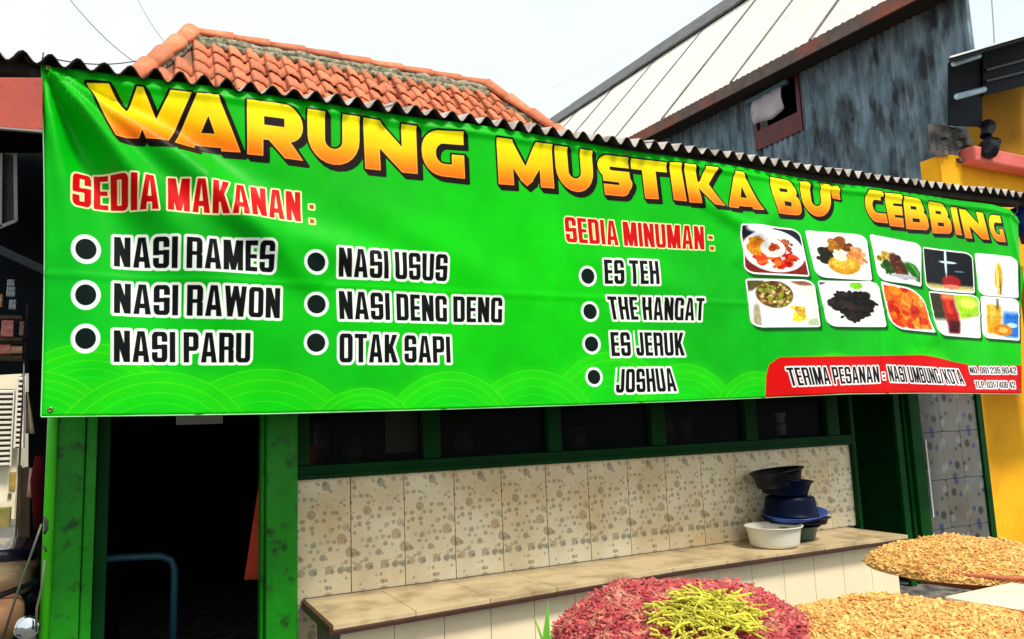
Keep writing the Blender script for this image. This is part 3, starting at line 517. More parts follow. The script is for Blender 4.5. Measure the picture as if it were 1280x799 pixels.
# ---------------------------------------------------------------- the banner
draw_base(); draw_title(); draw_lines(); draw_frames(); photo_grain()
def lerp(T, x):
    xs = [p[0] for p in T]; zs = [p[1] for p in T]; return float(np.interp(x, xs, zs))
def fold(X, Z):
    """drape of the cloth, metres towards the camera (-y)"""
    y = 0
    # creases fanning out from the top left corner where the cloth is tied
    dx, dz = X+.36, 3.14-Z; r = math.hypot(dx, dz); a = math.degrees(math.atan2(dz, dx))
    if r > 1e-4:
        env = math.exp(-(r/1.0)**2)*min(r/.25, 1)
        y += 1.5*env*(.050*math.exp(-((a-52)/7)**2) - .030*math.exp(-((a-66)/8)**2) + .028*math.exp(-((a-36)/7)**2) - .02*math.exp(-((a-25)/6)**2) + .02*math.exp(-((a-79)/5)**2))
    def ridge(x0, z0, x1, z1, A, wd):
        vx, vz = x1-x0, z1-z0; L2 = vx*vx+vz*vz; t = ((X-x0)*vx+(Z-z0)*vz)/L2; s = ((X-x0)*vz-(Z-z0)*vx)/math.sqrt(L2)
        tt = max(0, min(1, t)); e = math.exp(-((t-tt)*math.sqrt(L2)/.10)**2)*math.sin(math.pi*min(max(t*.9+.05, 0), 1))**.5
        return A*math.exp(-(s/wd)**2)*e
    y += ridge(.0, 2.95, .75, 2.25, .030, .07)+ridge(.25, 2.55, 1.3, 2.3, .018, .08)+ridge(.9, 2.7, 1.9, 2.2, .012, .12)
    y += ridge(3.1, 2.9, 3.9, 2.55, .016, .05)+ridge(3.4, 2.5, 3.75, 2.95, .012, .05)+ridge(4.0, 3.05, 3.55, 2.65, .012, .05)+ridge(2.2, 2.5, 3.3, 2.2, .012, .12)
    y += ridge(5.1, 2.0, 5.8, 2.3, .015, .08)+ridge(4.9, 2.25, 5.3, 2.9, .010, .07)
    y += ridge(6.36, 3.1, 6.44, 2.2, .014, .03)-ridge(6.2, 3.0, 6.3, 1.9, .004, .06)
    y += .012*math.sin(X*1.9+.8)*math.sin((Z-1.6)*2.0)+.006*math.sin(X*4.3+Z*2)
    y += .010*math.exp(-((Z-lerp(B_TOP, X)+.045)/.016)**2)            # cord sewn in the top hem
    y += .0035*math.exp(-((Z-2.22-.004*X)/.010)**2)+.003*math.exp(-((X-.27-.01*Z)/.010)**2)+.003*math.exp(-((X-1.42)/.010)**2)+.003*math.exp(-((X-2.62)/.010)**2)+.003*math.exp(-((X-3.55)/.010)**2)+.003*math.exp(-((X-4.7)/.010)**2)
    y += .004*math.sin(X*2*math.pi/1.6+.5)*math.exp(-((3.13-Z)/.25))+.003*math.sin(X*9+2*Z)*math.sin(Z*6+X)
    y = y*1.35-.012*max(0, (X-6.0)/.4)**2*(X > 6)
    return y
NX, NZ = 420, 110
bn = MB(); bn.uv = []
for j in range(NZ+1):
    v = j/NZ
    for i in range(NX+1):
        u = i/NX; xb = B_BOT[0][0]+(B_BOT[-1][0]-B_BOT[0][0])*u; xt = B_TOP[0][0]+(B_TOP[-1][0]-B_TOP[0][0])*u
        X = xb*(1-v)+xt*v+.012*math.sin(v*math.pi)*(1-u); Z = lerp(B_BOT, X)*(1-v)+lerp(B_TOP, X)*v
        bn.v.append((X, 3.6-fold(X, Z), Z)); bn.uv.append(((X-BX0)/(BX1-BX0), (Z-BZ0)/(BZ1-BZ0)))
for j in range(NZ):
    for i in range(NX): a = j*(NX+1)+i; bn.f.append((a, a+1, a+NX+2, a+NX+1))
banner = empty('banner', (0, 0, 0), 'long green printed vinyl banner with yellow title and food menu hung under the eave', 'banner')
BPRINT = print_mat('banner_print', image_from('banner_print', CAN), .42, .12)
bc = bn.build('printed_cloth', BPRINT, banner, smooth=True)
md = bc.modifiers.new('solid', 'SOLIDIFY'); md.thickness = .0016; md.offset = -1
HEM = mat('pale_green_hem_edge', (.30, .75, .32), .5)
hm = MB()
hm.tube([(B_BOT[0][0]+(B_BOT[-1][0]-B_BOT[0][0])*i/60, 3.6-fold(B_BOT[0][0]+(B_BOT[-1][0]-B_BOT[0][0])*i/60, 1.64), lerp(B_BOT, B_BOT[0][0]+(B_BOT[-1][0]-B_BOT[0][0])*i/60)-.001) for i in range(61)], .0028, 6)
hm.build('bottom_hem', HEM, banner)
hm = MB(); hm.tube([(bn.v[j*(NX+1)][0]-.001, bn.v[j*(NX+1)][1], bn.v[j*(NX+1)][2]) for j in range(0, NZ+1, 5)], .0026, 6); hm.build('side_hem', HEM, banner)
ey = MB(); ey.lathe([(.004, -.002), (.010, -.002), (.011, 0), (.010, .002), (.004, .002), (.004, -.002)], 16, M=Matrix.Rotation(R_(90), 3, 'X'))
E0 = ey.build('eyelet', mat('brass_eyelet', (.25, .20, .08), .35, metal=.8), banner, smooth=True)
for i, (x, z) in enumerate([(-.268, 1.668), (-.33, 3.10), (1.02, 3.118), (2.62, 3.118), (4.45, 3.10), (6.42, 3.07), (6.23, 1.66)]):
    e = E0 if i == 0 else inst(E0, parent=banner); e.location = (x, 3.6-fold(x, z)-.004, z)
co_ = MB(); co_.tube([(-.335, 3.592, 3.10), (-.352, 3.585, 3.125), (-.35, 3.60, 3.17)], .003, 6); co_.build('tie_cord', WIREM, banner)
co_ = MB(); co_.tube([(6.42, 3.59, 3.07), (6.47, 3.585, 3.11), (6.50, 3.60, 3.17)], .003, 6); co_.build('tie_cord', WIREM, banner)

# ---------------------------------------------------------------- corrugated stall roof
def eave_z(x): return lerp(EAVE, x)-.012
SL = math.tan(R_(17)); PIT = .1008
roof = empty('corrugated_roof', (0, 0, 0), 'corrugated sheet roof whose dark scalloped eave runs above the green banner', 'roof')
x = -1.25; k = 0; rs = random.Random(3)
while x < 7.3:
    x1 = x+8*PIT; m = MB(); nx = 8*8; yj = rs.uniform(-.016, .010); zj = .004*(k % 2)
    for j, (yy) in enumerate((3.555+yj, 4.3, 5.4, 6.4)):
        for i in range(nx+1):
            X = x+(x1-x+.02)*i/nx; ph = 2*math.pi*(X+.02)/PIT
            m.v.append((X, yy, eave_z(X)+(yy-3.555)*SL+.0265*(1+.12*math.sin(X*7.3)+.08*math.sin(X*17))*math.cos(ph+.25*math.sin(X*3.1))+.006*math.sin(X*2.3)+zj+rs.uniform(-.0008, .0008)))
    for j in range(3):
        for i in range(nx): a = j*(nx+1)+i; m.f.append((a, a+1, a+nx+2, a+nx+1))
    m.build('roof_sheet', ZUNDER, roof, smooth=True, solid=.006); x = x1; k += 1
for yy, h_ in ((3.66, .05), (4.6, .06), (5.8, .06)):
    m = MB(); P = [(xx, yy, eave_z(xx)+(yy-3.555)*SL-.052) for xx in (-1.2, 0, 2, 4, 6, 7.2)]
    for a, b in zip(P, P[1:]): m.beam(a, b, .045, h_)
    m.build('purlin', WOODK, roof)
m = MB(); P = [(xx, 3.63, eave_z(xx)-.034) for xx in (-.40, 0, 1, 2, 3, 4, 5, 6, 6.6)]
for a, b in zip(P, P[1:]): m.beam(a, b, .012, .04)
m.build('eave_batten', WOODK, roof)
fb = empty('painted_beam', (-.9, 3.56, 2.86), 'short red painted board fixed under the roof eave at the banner\'s left end', 'board')
m = MB(); p0, p1, p2, p3 = onY(-70, 96, 3.58), onY(53, 97, 3.58), onY(53, 163, 3.58), onY(-70, 152, 3.58)
m.hexa([p-fb.location for p in (p3, p2, p2+Vector((0,.03,0)), p3+Vector((0,.03,0)), p0, p1, p1+Vector((0,.03,0)), p0+Vector((0,.03,0)))]); m.build('board', REDB, fb, bevel=.002)
m = MB(); a, b = onY(-70, 155, 3.57), onY(53, 165, 3.57); m.beam(a-fb.location, b-fb.location, .02, .008); m.build('trim_strip', mat('grey_strip', (.3, .25, .25), .6), fb)

# ---------------------------------------------------------------- the stall front
stall = empty('food_stall', (3.2, 4.3, 0), 'dark food stall front with green painted posts, open doorway, window band and flowered tile wall', 'food stall')
SO = Vector(stall.location)
def sbox(name, m_, x0, x1, y0, y1, z0, z1, bevel=.003, label=None, parent=None):
    m = MB(); m.box(x0-SO.x, x1-SO.x, y0-SO.y, y1-SO.y, z0, z1); return m.build(name, m_, parent or stall, bevel=bevel, label=label)
F = .12
# corner post: bright rounded edge, flat face, door stile and jamb
m = MB(); m.tube([(-.30-SO.x, 4.19-SO.y, F), (-.30-SO.x, 4.19-SO.y, 3.0)], .022, 16); m.build('corner_pipe', G_PIPE_LIT, stall, smooth=True)
sbox('post', G_POST, -.292, -.165, 4.20, 4.32, F, 3.05, .008)
sbox('door_jamb', G_POST, -.163, -.115, 4.215, 4.33, F, 3.05, .006)
sbox('door_stop', G_DARK, -.113, -.06, 4.26, 4.33, F, 3.05, .004)
sbox('door_lintel', G_DARK, -.06, .66, 4.26, 4.33, 2.1, 2.22)
sbox('lintel_paper', mat('torn_grey_card', (.22, .23, .2), .9), .23, .45, 4.22, 4.225, 1.60, 2.1)
sbox('post', G_POST, .665, .825, 4.20, 4.33, F, 3.05, .01)
sbox('door_stop', G_POST, .645, .663, 4.25, 4.33, F, 3.05, .003)
# window band
sbox('window_sill', G_DARK, .827, 5.115, 4.262, 4.345, 1.288, 1.36, .004)
sbox('sill_bead', G_DARK, .827, 5.115, 4.245, 4.261, 1.288, 1.312, .003)
for x0, x1 in ((.828, .90), (1.55, 1.66), (2.38, 2.48), (3.18, 3.30), (4.02, 4.13), (4.85, 4.98)):
    sbox('mullion', G_DARK, x0, x1, 4.265, 4.34, 1.362, 2.6, .006)
for x0, x1 in ((.90, 1.55), (1.66, 2.38), (2.48, 3.18), (3.30, 4.02), (4.13, 4.85)):
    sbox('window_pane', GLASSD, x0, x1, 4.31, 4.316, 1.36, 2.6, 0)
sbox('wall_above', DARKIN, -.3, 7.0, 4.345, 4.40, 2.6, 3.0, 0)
# flower tiles, 31 cm wide, separate slabs on a grout bed
sbox('grout_bed', GROUT, .826, 5.10, 4.312, 4.34, F, 1.286, 0)
tm = MB(); tm.box(-.1525, .1525, -.006, .006, -.3095, .3095); T0 = tm.build('wall_tile', FLOR, stall, bevel=.0015)
xx = .822+.1545; i = 0
while xx < 5.1:
    t = T0 if i == 0 else inst(T0, parent=stall); t.location = (xx-SO.x, 4.306-SO.y+rs.uniform(-.001, .001), .974); t.rotation_euler = (rs.uniform(-.002, .002), 0, rs.uniform(-.003, .003)); xx += .3095; i += 1
xx = .822+.1545
for k in range(1):
    t = inst(T0, parent=stall); t.location = (xx-SO.x, 4.3055-SO.y, .974-.6205)
# doorway on the right: frame, open door leaf
sbox('end_jamb', G_DARK, 5.10, 5.135, 4.26, 4.36, F, 2.6, .004)
# inside: back wall, side walls, ceiling, shelf
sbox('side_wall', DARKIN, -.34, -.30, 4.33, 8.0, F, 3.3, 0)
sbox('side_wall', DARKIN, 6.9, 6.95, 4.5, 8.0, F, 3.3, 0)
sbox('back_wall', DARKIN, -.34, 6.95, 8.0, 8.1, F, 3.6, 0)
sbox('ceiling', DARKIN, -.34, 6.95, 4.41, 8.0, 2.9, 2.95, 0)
# right door leaf and pilaster with larger blue and red flower tiles
sbox('door_leaf', G_LEAF, 5.86, 5.90, 4.36, 4.95, F, 2.6, .004)
sbox('door_stile', G_LEAF, 5.72, 5.79, 4.335, 4.37, F, 2.6, .004)
sbox('door_stile', G_LEAF, 5.90, 6.03, 4.325, 4.36, F, 2.6, .004)
sbox('tile_edge_strip', WHITEP, 6.055, 6.068, 4.322, 4.33, .64, 1.28, 0)
sbox('pilaster', TGROUT, 6.04, 6.798, 4.346, 4.50, F, 2.9, 0)
pt0 = MB(); pt0.box(-.1245, .1245, -.005, .005, -.199, .199); P0 = pt0.build('pilaster_tile', FLOR2, stall, bevel=.0015); first = True
for ix in range(3):
    for iz in range(6):
        t = P0 if first else inst(P0, parent=stall); first = False
        t.location = (6.04+.128+ix*.2515-SO.x, 4.3405-SO.y, F+.21+iz*.403); t.rotation_euler = (0, R_(180)*((ix+iz) % 2), 0)
sbox('corner_frame', G_DARK, 6.80, 6.872, 4.315, 4.42, .1, 2.9, .004)

# ---------------------------------------------------------------- counter in front of the tile wall
cnt = empty('counter', (3.4, 4.0, 0), 'long low tiled counter with beige top and dark brown edge below the flower tile wall', 'counter')
CO = Vector(cnt.location)
yf0, yf1 = 3.66, 3.80        # front edge drifts a little
def cy_front(x): return float(np.interp(x, [.86, 3.0, 4.6, 6.05], [3.66, 3.80, 3.76, 3.74]))
def cbox(name, m_, x0, x1, ya0, ya1, yb0, yb1, z0, z1, bevel=.002):
    m = MB(); m.hexa([Vector(p)-CO for p in ((x0,ya0,z0),(x1,yb0,z0),(x1,yb1,z0),(x0,ya1,z0),(x0,ya0,z1),(x1,yb0,z1),(x1,yb1,z1),(x0,ya1,z1))]); return m.build(name, m_, cnt, bevel=bevel)
xs_ = [.875+.41*i for i in range(11)]; xs_[-1] = 4.965
for a, b in zip(xs_, xs_[1:]):
    cbox('top_tile', COUNTER, a+.0015, b-.0015, cy_front(a), 4.29, cy_front(b), 4.29, .640+rs.uniform(-.0008, .0008), .664)
cbox('top_core', EDGE, .87, 6.036, cy_front(.87)-.002, 4.288, cy_front(6.03)-.002, 4.288, .560, .6395) if False else None
for a, b in zip([.868, 3.0, 4.6], [3.0, 4.6, 4.968]):
    cbox('top_edge', EDGE, a, b, cy_front(a)-.014, cy_front(a)+.03, cy_front(b)-.014, cy_front(b)+.03, .618, .6385)
cbox('end_edge', EDGE, .856, .8745, cy_front(.86)-.014, 4.28, cy_front(.86)-.014, 4.28, .620, .662)
cbox('back_joint', EDGE, 4.2905-3.4205, 4.96, 4.2905, 4.298, 4.2905, 4.298, .655, .6665)
xs_ = [.93+.266*i for i in range(16)]
for a, b in zip(xs_, xs_[1:]):
    cbox('base_tile', CREAM, a+.0015, b-.0015, cy_front(a)+.07, cy_front(a)+.09, cy_front(b)+.07, cy_front(b)+.09, .13, .615)
for a, b in zip([.94, 3.0, 4.6], [3.0, 4.6, 4.91]): cbox('base_core', GROUT, a, b, cy_front(a)+.095, 4.28, cy_front(b)+.095, 4.28, .125, .612)

# tubs and basins on the counter
def basin_prof(r, h, flare=.80, lip=.018, t=.004):
    return [(.001, 0), (r*flare, 0), (r*(flare+.05), .006), (r*.97, h-.012), (r+lip, h-.008), (r+lip+.002, h), (r+lip-.004, h+.003), (r-t, h-.004), (r*(flare+.04)-t, .010), (.001, .008)]
def basin(m_, loc, r, h, label, rot=(0,0,0), flare=.8, lip=.018, cat='basin', name='plastic_basin', group=None, sx=1):
    m = MB(); m.lathe(basin_prof(r, h, flare, lip), 40, sx=sx); o = m.build(name, m_, smooth=True); o.location = loc; o.rotation_euler = rot; tag(o, label, cat, group)
    md = o.modifiers.new('sub', 'SUBSURF'); md.levels = md.render_levels = 1
    return o
basin(TUBW, (3.93, 3.985, .6655), .178, .135, 'round ivory plastic tub standing alone at the front of the basins on the counter', flare=.86, lip=.014, name='plastic_tub', cat='tub')
gp = 'basins stacked on the counter'
basin(GREENP, (4.24, 4.09, .6655), .15, .10, 'dark green plastic basin at the bottom of the basin stack', group=gp)
basin(NAVY, (4.23, 4.07, .775), .215, .055, 'wide flat navy tray lying on the green basin', rot=(R_(-2), R_(4), 0), group=gp, flare=.9)
basin(BRIGHTB, (4.21, 4.06, .812), .205, .05, 'bright blue basin whose rim shows beneath the navy tub', rot=(R_(5), R_(-5), 0), group=gp)
basin(NAVY, (4.19, 4.07, .975), .185, .15, 'deep navy tub standing upside down on the bright blue basin', rot=(R_(180), R_(2), 0), flare=.86, group=gp)
basin(NAVY, (4.14, 4.07, .975), .175, .12, 'small navy bowl between the upturned tub and the black basin', rot=(R_(3), R_(6), 0), flare=.82, group=gp)
basin(BLKP, (4.10, 4.07, 1.04), .168, .115, 'black basin with flared rim on top of the basin stack', rot=(R_(-3), R_(-6), 0), flare=.86, lip=.022, group=gp)

# ---------------------------------------------------------------- inside the stall
def lathe_obj(name, prof, m_, loc, n=20, smooth=True, parent=None):
    m = MB(); m.lathe(prof, n); o = m.build(name, m_, parent, smooth=smooth); o.location = loc; return o
shelf = empty('display_shelf', (2.9, 4.75, 0), 'dim wooden shelf with jars behind the window band', 'shelf')
m = MB(); m.box(-2.0, 2.1, -.15, .15, 1.30, 1.33); m.build('board', BROWNW, shelf)
for dx in (-1.9, -.6, .7, 2.0): m = MB(); m.box(dx-.03, dx+.03, -.14, .14, .12, 1.298); m.build('leg', BROWNW, shelf)
JARG = mat('murky_jar', (.04, .045, .035), .2, (.06, .04, .02), 8); JARW = mat('white_cup', (.6, .62, .62), .3); YB_ = mat('dull_packet', (.12, .10, .05), .5)
lab = ['tall murky glass jar near the left post', 'short murky jar beside the tall one', 'brown jar behind the second window', 'squat jar behind the third window', 'murky jar behind the fourth window', 'slim jar at the right of the fourth window']
for i, (x_, h_, r_) in enumerate(((1.05, .26, .06), (1.25, .16, .07), (1.98, .20, .07), (2.85, .18, .08), (3.6, .26, .09), (3.82, .2, .05))):
    o = lathe_obj('glass_jar', [(.001, 0), (r_, 0), (r_, h_*.8), (r_*.75, h_*.86), (r_*.75, h_*.9), (r_*.8, h_*.9), (r_*.8, h_), (.001, h_)], JARG, (x_, 4.70, 1.332)); tag(o, lab[i], 'jar', 'jars on the shelf inside the stall')
c0 = lathe_obj('white_cup', [(.001, 0), (.03, 0), (.042, .075), (.045, .08), (.039, .075), (.028, .006), (.001, .006)], JARW, (4.60, 4.50, 1.47)); tag(c0, 'upper white cup of the pair behind the rightmost window', 'cup', 'white cups inside the stall')
c1 = inst(c0, loc=(4.60, 4.50, 1.38)); c1['label'] = 'lower white cup of the pair behind the rightmost window'
m = MB(); m.box(-.1, .1, -.01, .01, 0, .33); o = m.build('hanging_calendar', YB_, bevel=.002); o.location = (1.47, 4.42, 1.40); tag(o, 'dim brown printed sheet hanging inside the first window', 'calendar')
m = MB(); n_ = 10
for j in range(9):
    for i in range(n_+1): m.v.append((.10*(1-j/8)+.30*i/n_, .02*math.sin(i*1.9+j*.1), -.7*j/8))
for j in range(8):
    for i in range(n_): a = j*(n_+1)+i; m.f.append((a, a+1, a+n_+2, a+n_+1))
o = m.build('orange_curtain', ORANGE, smooth=True, solid=.004); p = onY(319, 697, 4.5); o.location = (.60, 4.5, 1.46); tag(o, 'orange cloth hanging inside the doorway beside the second post', 'curtain')
m = MB(); P = [onY(150, 697, 5.2), onY(200, 695, 5.2), onY(214, 700, 5.2), onY(218, 712, 5.2)]; P.append(Vector((P[-1].x, 5.2, .12))); m.tube([Vector((P[0].x-.35, 5.2, P[0].z)), P[0], P[1], P[2], P[3], P[4]], .022, 12)
o = m.build('blue_pipe_rail', BLUEPIPE, smooth=True); tag(o, 'bent blue pipe rail standing in the dark doorway', 'rail')

# ---------------------------------------------------------------- terracotta tiled house behind
house = empty('tiled_roof_house', (2.4, 9, 0), 'house behind the stall with an orange terracotta hipped roof and mossy ridge', 'house')
HO = Vector(house.location); RX0, RX1, RY, RZ = .566, 4.27, 9.0, 6.07; KL = .68; SA = R_(50); ca, sa = math.cos(SA), math.sin(SA)
cw, rh = .195, .275
tl = MB(); n_ = 8
for (v, lift) in ((0, .030), (1, .0)):
    for i in range(n_+1):
        u = i/n_; prof = .034*math.sin(2*math.pi*u)+.012*math.sin(4*math.pi*u+.6)
        tl.v.append((u*(cw+.012), -v*0, 0)); tl.v[-1] = (u*(cw+.012), (0 if v else -1)*(rh+.035)*ca + (-(prof+lift))*sa, (0 if v else -1)*(rh+.035)*sa + (prof+lift)*ca)
for i in range(n_): tl.f.append((i, i+1, n_+2+i, n_+1+i))
TL0 = tl.build('roof_tile', TERRA, house, smooth=True, solid=.016); nt_ = 0; rt = random.Random(11)
for k in range(9):
    d = .10+k*rh; ext = d*ca
    xs0 = RX0-math.floor(ext*KL/cw)*cw
    while xs0 < RX1+ext-cw*.3 and nt_ < 290:
        t = TL0 if nt_ == 0 else inst(TL0, parent=house); nt_ += 1
        t.location = (xs0-HO.x+rt.uniform(-.008, .008), RY-d*ca-HO.y, RZ-d*sa-HO.z+rt.uniform(-.006, .010)); t.rotation_euler = (rt.uniform(-.03, .03), rt.uniform(-.035, .035), rt.uniform(-.035, .035)); xs0 += cw
m = MB(); D = 3.4
A, B = Vector((RX0, RY, RZ-.05)), Vector((RX1, RY, RZ-.05)); fl, fr = A+Vector((-D*ca*KL, -D*ca, -D*sa)), B+Vector((D*ca, -D*ca, -D*sa)); bl, br = A+Vector((-D*ca, D*ca, -D*sa)), B+Vector((D*ca, D*ca, -D*sa))
for q in ((A, B, fr, fl), (A, fl, bl), (B, br, fr), (B, A, bl, br)): m.quad(*[p-HO for p in q])
m.build('roof_deck', mat('old_roof_deck', (.30, .12, .07), .9, (.2, .1, .06), 6), house)
m = MB(); m.box(-.25-HO.x, fr.x-.3-HO.x, 8.3-HO.y, bl.y-.3-HO.y, 0, fl.z-.05); m.build('wall', LIMEW, house)
# mortar bed and half round caps on ridge and hips
def cap(a, b, r=.085, m_=TERRA, name='ridge_cap'):
    a, b = Vector(a), Vector(b); d = (b-a).normalized(); s_ = d.cross(Vector((0,0,1))).normalized(); u = s_.cross(d).normalized(); mm = MB(); n = 8
    for p, rr_ in ((a, r*1.2), (b, r*.86)):
        for i in range(n+1):
            t = math.pi*i/n*1.1-.15; mm.v.append(tuple(p+s_*math.cos(t)*rr_+u*math.sin(t)*rr_*1.05-HO))
    for i in range(n): mm.f.append((i, i+1, n+2+i, n+1+i))
    return mm.build(name, m_, house, smooth=True, solid=.018)
nr = 9
for i in range(nr):
    a = A.lerp(B, i/nr)+Vector((0, 0, .075+rt.uniform(-.008, .008))); b = A.lerp(B, (i+1.08)/nr)+Vector((0, 0, .07)); cap(b, a)
for (s0, s1) in ((A, fl), (B, fr)):
    for i in range(8):
        a = s0.lerp(s1, i*.1)+Vector((0, 0, .085)); b = s0.lerp(s1, (i+1.12)*.1)+Vector((0, 0, .07+rt.uniform(0, .015))); cap(a if s0 is B else a, b, .09, name='hip_cap')
def lumpy(a, b, r, seed, down):
    mm = MB(); n = 40; rl = random.Random(seed)
    P = [a.lerp(b, i/n)+Vector((rl.uniform(-.01, .01), rl.uniform(-.01, .01), rl.uniform(-.012, .012)))+down-HO for i in range(n+1)]; mm.tube(P, [r*rl.uniform(.8, 1.25) for _ in P], 8); return mm.build('mortar_bed', MOSS, house, smooth=True)
lumpy(A, B, .07, 1, Vector((0, -.06, -.0))); lumpy(A, B, .05, 4, Vector((0, -.10, -.07)))
lumpy(A, A.lerp(fl, .9), .05, 2, Vector((.03, -.02, .01))); lumpy(B, B.lerp(fr, .9), .05, 3, Vector((-.04, -.02, .0)))

# ---------------------------------------------------------------- blue grey building on the right
bb = empty('metal_clad_building', (11, 12, 0), 'tall building clad in blue grey corrugated metal with pale sheet roof and red framed window', 'building')
BO = Vector(bb.location); WX = 9.5; EZ = lambda y: 7.06+(y-6.7)*.036; SR = 1.13
# wall of vertical corrugated sheets; opening for the window
wy0, wy1 = 8.30, 9.32
def sheet(y0, y1, z0f, z1f, name='wall_sheet'):
    mm = MB(); n = max(4, int((y1-y0)/.019)); P = .115
    for (zf) in (z0f, z1f):
        for i in range(n+1):
            y = y0+(y1-y0)*i/n; mm.v.append((WX+.019*math.cos(2*math.pi*y/P)-BO.x, y-BO.y, zf(y)))
    for i in range(n): mm.f.append((i, i+1, n+2+i, n+1+i))
    return mm.build(name, BLUEZ, bb, smooth=True)
y = 5.6; k = 0
while y < 24:
    y1 = y+.92
    if y1 <= wy0 or y >= wy1: sheet(y, y1+.03, lambda q: 3.0+.02*(k % 2), lambda q: EZ(q)-.05)
    else:
        a, b = max(y, wy0), min(y1, wy1)
        if y < wy0: sheet(y, wy0, lambda q: 3.0, lambda q: EZ(q)-.05)
        if y1 > wy1: sheet(wy1, y1+.03, lambda q: 3.0, lambda q: EZ(q)-.05)
        sheet(a, b, lambda q: 3.0, lambda q: 5.98); sheet(a, b, lambda q: 7.10, lambda q: EZ(q)-.05)
    y = y1; k += 1
m = MB(); m.hexa([Vector(p)-BO for z_ in (0, 2.99) for p in ((WX, 5.61, z_), (16, 10.19, z_), (16, 24, z_), (WX, 24, z_))]); m.build('lower_wall', CONC, bb)
m = MB(); m.quad(*[Vector(p)-BO for p in ((WX+.03, 5.62, 3), (16, 10.2, 3), (16, 10.2, 7.6), (13.05, 8.13, 11.0), (WX+.03, 5.62, 7.0))]); m.build('gable_wall', BLUEZ, bb, solid=.03)
m = MB(); m.box(WX-.03-BO.x, WX+.06-BO.x, 5.56-BO.y, 5.60-BO.y, 3, 6.95); m.build('corner_trim', BLUEZ, bb)
# roof: eave hangs .28 out
ex = WX-.45
def rp(y, t): return Vector((ex+t, y, EZ(y)-.02+t*SR))
ys = [5.3, 7.66, 9.35, 11.24, 13.15, 15.05, 16.95, 18.85, 20.75, 24]
for a, b in zip(ys, ys[1:]):
    mm = MB(); n = int((b-a)/.05); 
    for t in (0, 3.55):
        for i in range(n+1): y = max(a+(b-a)*i/n, 5.3+.66*t if b > 7.5 or t == 0 else b); y = max(y, min(b, 5.3+.66*t)) if b > 7.5 else y; p = rp(y, t)-BO; mm.v.append((p.x, p.y, p.z+.012*math.cos(2*math.pi*i/2.5)))
    for i in range(n): mm.f.append((i, i+1, n+2+i, n+1+i))
    mm.build('roof_sheet', CHALK, bb, solid=.01)
    m = MB(); m.beam(rp(b, -.02)-BO+Vector((0, -.03, .022)), rp(b, 3.5)-BO+Vector((0, -.03, .022)), .035, .03); m.build('seam_strip', RIDGE, bb)
m = MB(); m.beam(rp(5.2, .0)-BO+Vector((0,0,-.11)), rp(24, .0)-BO+Vector((0,0,-.11)), .03, .20); m.build('fascia', RUST, bb)
m = MB(); m.quad(*[p-BO for p in (rp(5.2, .02)+Vector((0,0,-.19)), rp(24, .02)+Vector((0,0,-.19)), Vector((WX+.02, 24, EZ(24)-.19)), Vector((WX+.02, 5.2, EZ(5.2)-.19)))]); m.build('soffit', WOODK, bb, solid=.01)
m = MB()
for q in range(4):
    a, b = 7.75+q*4.1, 7.75+(q+1)*4.1+.1; mm = MB()
    mm.beam(rp(a, 3.55)-BO+Vector((-.32,0,-.30+.07-.012*q)), rp(b, 3.55)-BO+Vector((-.32,0,-.30+.07-.012*q)), 1.0, .05, up=(-.75,0,.66)); mm.build('ridge_cap', RIDGE, bb)
m = MB(); m.quad(*[p-BO for p in (rp(7.7, 3.55), rp(24, 3.55), rp(24, 3.55)+Vector((4,0,-4.5)), rp(10.4, 3.55)+Vector((4,0,-4.5)))]); m.build('rear_roof_slope', CHALK, bb)
# window
wf = MB(); wf.box(WX-.03-BO.x, WX+.05-BO.x, wy0-BO.y, wy0+.07-BO.y, 5.98, 7.10); wf.box(WX-.03-BO.x, WX+.05-BO.x, wy1-.07-BO.y, wy1-BO.y, 5.98, 7.10); wf.box(WX-.032-BO.x, WX+.048-BO.x, wy0+.07-BO.y, wy1-.07-BO.y, 5.98, 6.30)
wfo = wf.build('window_frame', MAROON, bb)
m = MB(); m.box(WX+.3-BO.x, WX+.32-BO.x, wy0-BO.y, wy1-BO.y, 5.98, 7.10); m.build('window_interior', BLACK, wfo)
m = MB(); n_ = 14
for j in range(7):
    for i in range(n_+1):
        u, v = i/n_, j/6; yy = wy0+.30+(wy1-wy0-.34)*u; zb = 6.36-.05*math.sin(u*5)+.10*(1-u); zt = 6.84+.05*(1-u); m.v.append((WX-.06-.05*math.sin(v*3.1)+.012*math.sin(u*19)-BO.x, yy-BO.y, zb+(zt-zb)*v))
for j in range(6):
    for i in range(n_): a = j*(n_+1)+i; m.f.append((a, a+1, a+n_+2, a+n_+1))
o = m.build('hanging_cloth', CLOTHW, smooth=True, solid=.006); o.location = BO; tag(o, 'grubby white cloth hanging out of the red framed window', 'cloth')
m = MB(); m.box(WX-.09-BO.x, WX-.02-BO.x, wy0+.2-BO.y, wy1+.1-BO.y, 6.83, 6.90); o = m.build('window_awning_batten', mat('blue_scrap_sheet', (.12, .25, .33), .6), bb)

